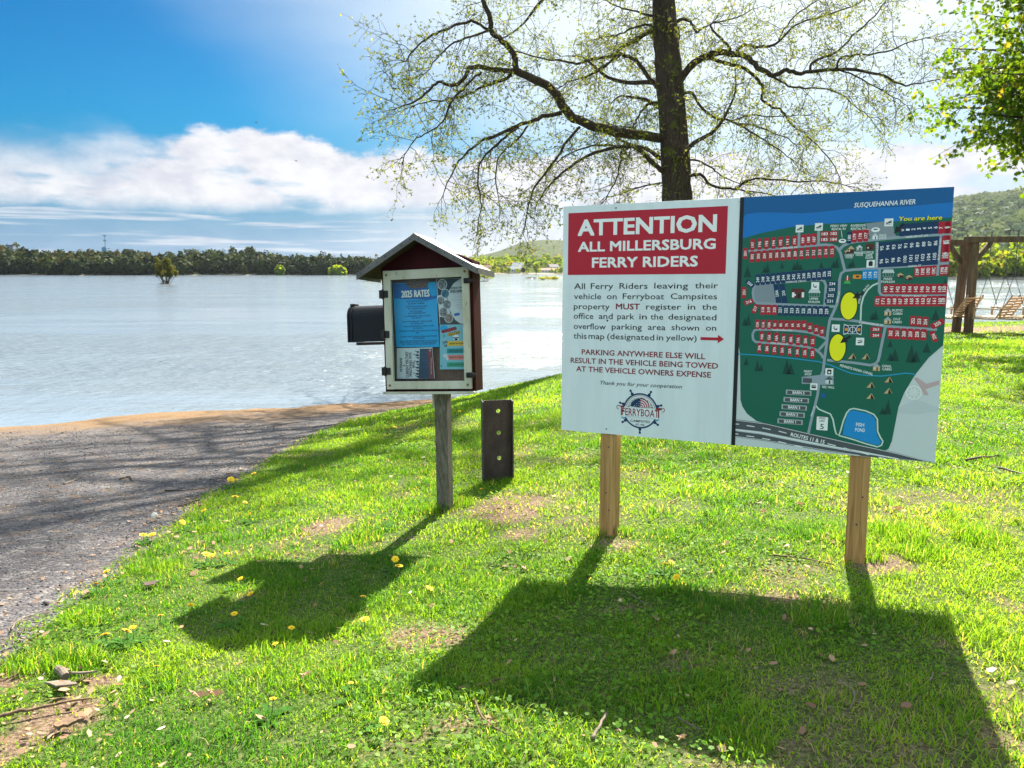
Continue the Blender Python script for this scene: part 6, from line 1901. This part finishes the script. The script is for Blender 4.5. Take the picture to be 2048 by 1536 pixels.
def bench_swing(label, px, py, y, wd, yaw, solid=False, lean=.38):
    p = swp(px, py, y); p.z = h1(p.x, y) + .42
    o = empty('porch_swing', p, (0, 0, yaw), label, 'porch swing', 'slatted porch swings on chains')
    e = MB()
    for k in range(6): e.box((-wd / 2, -.22 + k * .085, -.012), (wd / 2, -.22 + k * .085 + .06, .012), bev=.003)
    e.build('seat', bench_m, o)
    e = MB(); n_ = 7
    for k in range(n_):
        z = .06 + k * .07
        yb = -.24 - z * lean
        M_ = Matrix.Translation((0, yb, z)) @ Matrix.Rotation(lean * .9, 4, 'X')
        e.box((-wd / 2, -.009, -.032 if solid else -.024), (wd / 2, .009, .032 if solid else .024), 0, M_, .002)
    for x in (-wd / 2 + .06, 0, wd / 2 - .06):
        beam_between(e, (x, -.215, -.03), (x, -.225 - .56 * lean, .56), .045, .03)
    e.build('backrest', bench_m, o)
    for x in (-wd / 2 - .02, wd / 2 + .02):
        e = MB(); e.box((x - .02, -.28, .2), (x + .02, .28, .225), bev=.004); e.box((x - .018, .22, -.05), (x + .018, .26, .2)); e.build('armrest', bench_m, o)
        e = MB(); e.box((x - .02, -.26, -.055), (x + .02, .28, -.018), bev=.004); e.build('seat_rail', bench_m, o)
        top = Vector((x, 0, 1.88)); ring = Vector((x, 0, 1.05))
        e = MB(); e.tube([top + Vector((0, 0, .22)), top], .018, 6); e.tube([top, ring], .0085, 5); e.tube([ring, (x, .26, -.02)], .0075, 5); e.tube([ring, (x, -.30, .18)], .0075, 5)
        e.build('chain', chain_m, o)
    return o
bench_swing('slatted porch swing partly hidden by the sign edge', 1902, 640, YSW + .2, 1.0, R(36), False, .6)
bench_swing('slatted porch swing hanging next to the swing posts', 1986, 641, YSW - .4, 1.05, R(38), False, .6)
bench_swing('solid backed porch swing cut by the right photo edge', 2044, 641, YSW - .9, 1.2, R(34), True, .7)


# ------------------------------------------------------------------ dandelions, each a thing
pet = mat('dandelion_yellow', (.90, .60, .008), .7); stemm = mat('dandelion_stem', (.12, .20, .05), .6); dleaf = mat('dandelion_leaf', (.04, .12, .015), .85, spec=.08, var=.3, scale=30); fluff = mat('seed_fluff', (.75, .75, .72), .9)
def head_mesh():
    e = MB()
    for ring, (n, r, z, tilt) in enumerate(((20, 1.0, .10, .18), (16, .78, .22, .42), (11, .52, .30, .7), (7, .28, .34, 1.0))):
        for i in range(n):
            a = 2 * math.pi * (i + .5 * (ring % 2)) / n + random.gauss(0, .06)
            rr = r * random.uniform(.88, 1.08)
            ca, sa = math.cos(a), math.sin(a)
            w_ = .17
            tip = (ca * rr, sa * rr, z + tilt * .35 * rr)
            e.poly([(ca * .08 + sa * w_ * .4, sa * .08 - ca * w_ * .4, z * .4), (ca * rr * .7 + sa * w_, sa * rr * .7 - ca * w_, z + tilt * .22 * rr), tip, (ca * rr * .7 - sa * w_, sa * rr * .7 + ca * w_, z + tilt * .22 * rr), (ca * .08 - sa * w_ * .4, sa * .08 + ca * w_ * .4, z * .4)])
    e.tube([(0, 0, -.25), (0, 0, -.02), (0, 0, .2)], [.15, .34, .30], 10, 1)
    return e
proto = empty('dandelion')
hd = head_mesh().build('flower_head', [pet, stemm], proto)
stm = MB(); stm.tube([(.012, 0, -.07), (.004, .002, -.03), (0, 0, 0)], [.0022, .002, .0018], 6); stm = stm.build('stem', stemm, proto)
lf = MB()
for k in range(7):
    a = 6.283 * k / 7 + random.gauss(0, .2); L_ = random.uniform(.05, .09)
    P_ = [(0, 0)] + [(L_ * (.2 + .2 * i), (.012 if i % 2 else .006)) for i in range(4)] + [(L_, 0)] + [(L_ * (.2 + .2 * i), -(.012 if i % 2 else .006)) for i in (3, 2, 1, 0)]
    lf.poly([(u * math.cos(a) - v * math.sin(a) + .012, u * math.sin(a) + v * math.cos(a), -.058 + .22 * u - 1.2 * u * u) for u, v in P_])
lf = lf.build('leaf_rosette', dleaf, proto)
first = True
def dandelions(label, group, pts):
    global first
    for p in pts:
        px, py = p[:2]; wpx = p[2] if len(p) > 2 else 0
        g = on_ground(px, py + 6)
        o = proto if first else copy_tree(proto)
        first = False
        d = math.hypot(g[0], g[1])
        r = .017 if not wpx else wpx / 2 / F_PX * math.hypot(d, 1.4)
        for ch in o.children:
            if ch.name.startswith('flower_head'):
                ch.scale = (r, r, r * .8); ch.rotation_euler = (random.gauss(.25, .2), random.gauss(0, .2), random.uniform(0, 6))
        o.location = (g[0], g[1], g[2] + random.uniform(.045, .065))
        o.rotation_euler = (0, 0, random.uniform(0, 6.28))
        tag(o, label, 'flower', group)
D = 'dandelions in the lawn'
dandelions('yellow dandelion in the cluster at the top of the lawn edge beside the gravel ramp', D, [(462, 967, 14), (472, 968, 12), (508, 951, 11)])
dandelions('yellow dandelion scattered in the sunlit grass strip midway along the ramp edge', D, [(471, 1001, 14), (491, 1014, 10), (409, 1032, 11), (500, 1041, 9), (481, 1035, 8)])
dandelions('yellow dandelion alone in the grass just below the white puffball', D, [(366, 1057, 13)])
dandelions('yellow dandelion one of a close pair right at the gravel edge under the puffball', D, [(288, 1084, 15), (305, 1081, 14)])
dandelions('yellow dandelion in the row of three in bright grass left of the kiosk shadow', D, [(414, 1122, 18), (455, 1123, 12), (424, 1126, 14)])
dandelions('yellow dandelion beside a bare spot at the ramp edge', D, [(215, 1161, 14), (193, 1184, 14)])
dandelions('double headed looking yellow dandelion in open grass left of the kiosk shadow', D, [(383, 1225, 14)])
dandelions('small flat yellow dandelion alone in short grass near the ramp', D, [(323, 1247, 11)])
dandelions('yellow dandelion along the upper left rim of the kiosk shadow', D, [(482, 1174, 12), (502, 1203, 14), (470, 1247, 14)])
dandelions('yellow dandelion one of three low in the grass above the bark chips', D, [(267, 1272, 13), (256, 1286, 18), (213, 1290, 17)])
dandelions('tiny yellow dandelion in the lush tuft right of the bark chips', D, [(315, 1357, 12)])
dandelions('tiny yellow dandelion one of two above the kiosk shadow', D, [(523, 1012, 9), (554, 1014, 9)])
dandelions('small yellow dandelion beside the dark worn patch under the kiosk', D, [(770, 1053, 13)])
dandelions('bright yellow dandelion one of a pair inside the kiosk shadow', D, [(791, 1136, 16), (798, 1148, 18)])
dandelions('yellow dandelion between the kiosk shadow and the sign shadow', D, [(859, 1190, 16)])
dandelions('yellow dandelion on a long stem at the lower rim of the kiosk shadow', D, [(727, 1208, 13)])
dandelions('large yellow dandelion at the left end of the bare patch', D, [(730, 1256, 20)])
dandelions('flat yellow dandelion one of two deep in the kiosk shadow', D, [(584, 1274, 13), (552, 1303, 12)])
dandelions('small yellow dandelion in foreground grass under the bare patch', D, [(703, 1393, 11)])
dandelions('closed yellow dandelion standing upright in the near foreground', D, [(548, 1426, 14)])
dandelions('big open yellow dandelion nearest the bottom of the photo', D, [(769, 1467, 21)])
dandelions('bright yellow dandelion one of three between the two sign posts', D, [(1330, 1147, 14), (1342, 1143, 14), (1352, 1171, 16)])
dandelions('far small yellow dandelion in the grass behind the kiosk post', D, [(778, 861, 10), (790, 859, 8), (860, 850, 8), (919, 825, 7)])
dandelions('small yellow dandelion in pale grass between kiosk post and steel post', D, [(963, 989, 9)])
g = on_ground(311, 1058)
o = empty('dandelion_clock', (g[0], g[1], g[2]), label='white dandelion puffball on a thin stem at the gravel edge', cat='flower')
e = MB(); e.tube([(0, 0, 0), (.004, 0, .05), (0, 0, .095)], .0018, 6); e.build('stem', stemm, o)
e = MB()
for k in range(150):
    v = Vector((random.gauss(0, 1), random.gauss(0, 1), random.gauss(0, 1))).normalized()
    s_ = v.orthogonal().normalized(); b_ = v.cross(s_)
    c_ = Vector((0, 0, .098)) + v * .019
    e.poly([c_ + s_ * .0035, c_ + b_ * .0035, c_ - s_ * .0035, c_ - b_ * .0035])
    e.poly([Vector((0, 0, .098)), c_ + s_ * .0004, c_ - s_ * .0004])
e.build('seed_head', fluff, o)

# ------------------------------------------------------------------ sticks, bark and dead leaves
stick_m = mat('dry_stick', (.20, .125, .07), .85, var=.6, scale=25); pale_m = mat('bleached_wood', (.17, .135, .10), .85, var=.35, scale=25); darkst = mat('dark_stick', (.07, .045, .03), .85, var=.5, scale=20)
deadleaf = leafmat('dead_leaf', (.30, .18, .10), (.45, .30, .20), .15, .8, tboost=1.0)
def stick(name, label, pts, r, m, lift=.018, group=None, fork=None):
    W3 = [Vector(on_ground(*p)) + Vector((0, 0, lift)) for p in pts]
    o0 = W3[0].copy()
    W3 = smooth_path([p - o0 for p in W3], 4)
    for i in range(1, len(W3) - 1): W3[i] += Vector((random.gauss(0, r * .3), random.gauss(0, r * .3), random.gauss(0, r * .3)))
    e = MB(); e.tube(W3, [r * (1 - .5 * i / (len(W3) - 1)) for i in range(len(W3))], 7, bumpy=.12)
    if fork:
        i = len(W3) // 2
        e.tube([W3[i], W3[i] + Vector(fork) * .5 + Vector((0, 0, .01)), W3[i] + Vector(fork)], [r * .6, r * .5, r * .3], 6)
    o = e.build(name, m, smooth=True); o.location = o0
    return tag(o, label, 'stick', group)
stick('stick', 'long thin brown stick lying in the left end of the sign shadow', [(915, 1387), (955, 1380), (1000, 1368), (1045, 1357)], .005, stick_m)
stick('stick', 'thin curved stick just below the sign shadow near a dead patch', [(950, 1408), (965, 1445), (990, 1465), (1018, 1482)], .004, stick_m)
stick('stick', 'short pale broken stick standing out at the lower rim of the sign shadow', [(1184, 1496), (1200, 1470), (1214, 1442)], .0065, pale_m, .03)
stick('stick', 'thin forked twig lying beside the base of the right sign post', [(1545, 1117), (1600, 1122), (1668, 1136)], .005, stick_m, fork=(.06, .09, .01))
stick('stick', 'thin pale twig in the middle of the sign shadow', [(1255, 1192), (1275, 1206), (1298, 1217)], .004, pale_m)
stick('stick', 'small curved twig in the right part of the sign shadow', [(1702, 1380), (1708, 1405), (1700, 1428)], .0035, pale_m)
stick('stick', 'slender pale twig in the lower middle of the sign shadow', [(1356, 1446), (1380, 1460), (1402, 1470)], .0035, pale_m)
stick('stick', 'tiny pale twig in the upper right part of the sign shadow', [(1858, 1372), (1866, 1354)], .004, pale_m)
stick('stick', 'long brown branch lying over the bark chips in the bottom left corner', [(-30, 1456), (40, 1440), (110, 1424), (182, 1412)], .007, stick_m, .03)
stick('stick', 'bent pale dry twig on the gravel where the lawn edge meets it', [(24, 1268), (34, 1252), (62, 1240), (98, 1232)], .004, pale_m, .02, fork=(.05, -.08, .01))
stick('stick', 'dark curved root like stick along the gravel edge under the dandelion cluster', [(358, 1018), (380, 1010), (400, 1004), (402, 1016)], .009, darkst, .02)
stick('stick', 'thin dark twig reaching over the gravel near the lawn edge', [(330, 985), (380, 984), (430, 976)], .006, darkst, .02)
stick('stick', 'short light stick lying out on the gravel ramp', [(128, 972), (145, 966), (155, 963)], .012, pale_m, .02)
stick('stick', 'thin forked stick on the gravel ramp beside the light stick', [(240, 962), (258, 957), (266, 966)], .010, stick_m, .02)
stick('stick', 'thin pale stick in the grass right of the steel post', [(1340, 1010), (1360, 1000)], .005, pale_m)
stick('stick', 'dark thin branch in the shaded grass on the far right', [(1932, 929), (1965, 922), (2000, 920)], .010, darkst, .03)
stick('stick', 'pale thin branch in the shaded grass under the far right branch', [(1995, 944), (2030, 952), (2060, 962)], .008, pale_m, .03)
def chip(name, label, px, py, L_, W_, th, rz, m, cat, n=9):
    g = on_ground(px, py); e = MB()
    n = 15
    P_ = [(L_ / 2 * math.cos(6.283 * i / n) * random.uniform(.62, 1.12), W_ / 2 * math.sin(6.283 * i / n) * random.uniform(.45, 1.15)) for i in range(n)]
    z = lambda u: .012 + .25 * abs(u) ** 1.5
    e.v = [(u, v, z(u) + th) for u, v in P_] + [(u, v, z(u)) for u, v in P_]
    e.f = [tuple(range(n)), tuple(range(n, 2 * n))[::-1]] + [(i, n + i, n + (i + 1) % n, (i + 1) % n) for i in range(n)]; e.m = [0] * len(e.f)
    o = e.build(name, m); o.location = (g[0], g[1], g[2] + .012); o.rotation_euler = (random.gauss(0, .15), random.gauss(0, .1), rz)
    return tag(o, label, cat)
chip('bark_piece', 'long pale piece of bark on the chips right of the wood stub', 165, 1360, .11, .03, .006, .2, pale_m, 'bark')
chip('bark_piece', 'broad pale piece of bark under the wood stub', 122, 1382, .13, .05, .006, .05, pale_m, 'bark')
chip('bark_piece', 'brown curled piece of bark in the grass beside the gravel ramp', 302, 1176, .08, .05, .005, .8, darkst, 'bark')
chip('bark_piece', 'small orange brown piece of bark low in the bottom left litter', 132, 1462, .07, .05, .01, .4, stick_m, 'bark')
g = on_ground(126, 1360); e = MB(); e.tube([(-.035, .03, .02), (0, 0, .022), (.03, -.03, .02)], [.014, .016, .015], 10, bumpy=.08)
o = e.build('wood_stub', pale_m, smooth=False); o.location = (g[0], g[1], g[2] + .01); tag(o, 'short round wood stub lying on the bark chips at the left', 'wood stub')
def dead_leaf(label, px, py, size, rz, k=0):
    g = on_ground(px, py); e = MB()
    for (u0, v0, r0_) in [(0, 0, 1)] + ([(1.3, .3, .9)] if k else []):
        e.poly([(size * (u0 + r0_ * (.5 + .5 * ((i % 3) == 0)) * math.cos(6.283 * i / 15)), size * .5 * (v0 + r0_ * (.55 + .45 * ((i % 3) == 0)) * math.sin(6.283 * i / 15)), size * .25 * math.sin(i * 1.3)) for i in range(15)])
    o = e.build('dead_leaf', deadleaf); o.location = (g[0], g[1], g[2] + .035); o.rotation_euler = (.1, .05, rz)
    at = o.data.attributes.new('rnd', 'FLOAT', 'POINT'); at.data.foreach_set('value', [random.uniform(.4, .9)] * len(o.data.vertices))
    return tag(o, label, 'leaf')
dead_leaf('pale tan torn dead oak leaf in the dark lawn at the lower left', 395, 1406, .042, .1, 1)
dead_leaf('single folded tan dead leaf in the foreground under the kiosk shadow', 612, 1366, .03, .9)
dead_leaf('pale dead leaf in the sunny grass behind the right sign post', 1598, 1018, .04, .3)
dead_leaf('pale dead leaf in the sunny grass between the sign posts', 1525, 1033, .04, 1.0)
dead_leaf('small pink brown dead leaf in the grass left of the sign shadow', 1030, 1146, .025, 1.2)
dead_leaf('tan dead leaf in grass under the stick at the bottom middle', 1362, 1495, .022, .5)
dead_leaf('long tan dead leaf in the sunny lawn far right of the right post', 1790, 1028, .05, 0.2)

# two birds far out over the river
for px, py, lb in ((512, 245, 'tiny dark bird flying above the top of the white cloud'), (592, 322, 'tiny dark bird flying lower in front of the white cloud')):
    p = at_y(px, py, 160)
    o = empty('bird', p, (0, .2, .4), lb, 'bird')
    e = MB()
    e.tube([(-.28, 0, 0), (-.12, 0, .02), (.08, 0, .02), (.25, 0, .03), (.32, 0, .02)], [.01, .06, .07, .045, .008], 8)
    for sgn in (-1, 1):
        e.poly([(.08, 0, .04), (.06, sgn * .25, .14), (-.06, sgn * .5, .08), (-.08, sgn * .22, .10), (-.08, 0, .03)])
    e.poly([(-.25, 0, .0), (-.42, .07, .0), (-.42, -.07, .0)])
    e.build('body', black_iron, o)

# ------------------------------------------------------------------ haze over the river
HAZE = .00005
if HAZE:
    hz_m = bpy.data.materials.new('river_haze'); hz_m.use_nodes = True
    t = NT(hz_m.node_tree); t.n.clear()
    pv_ = t.add('ShaderNodeVolumePrincipled')
    pv_.inputs['Color'].default_value = (.80, .90, 1.0, 1)
    pv_.inputs['Density'].default_value = HAZE
    pv_.inputs['Anisotropy'].default_value = .75
    o_ = t.add('ShaderNodeOutputMaterial'); t.l.new(pv_.outputs[0], o_.inputs['Volume'])
    e = MB(); e.box((-4600, -620, -6), (5600, 4400, 150))
    tag(e.build('haze', hz_m), 'thin pale haze over the river and far hills', kind='stuff')
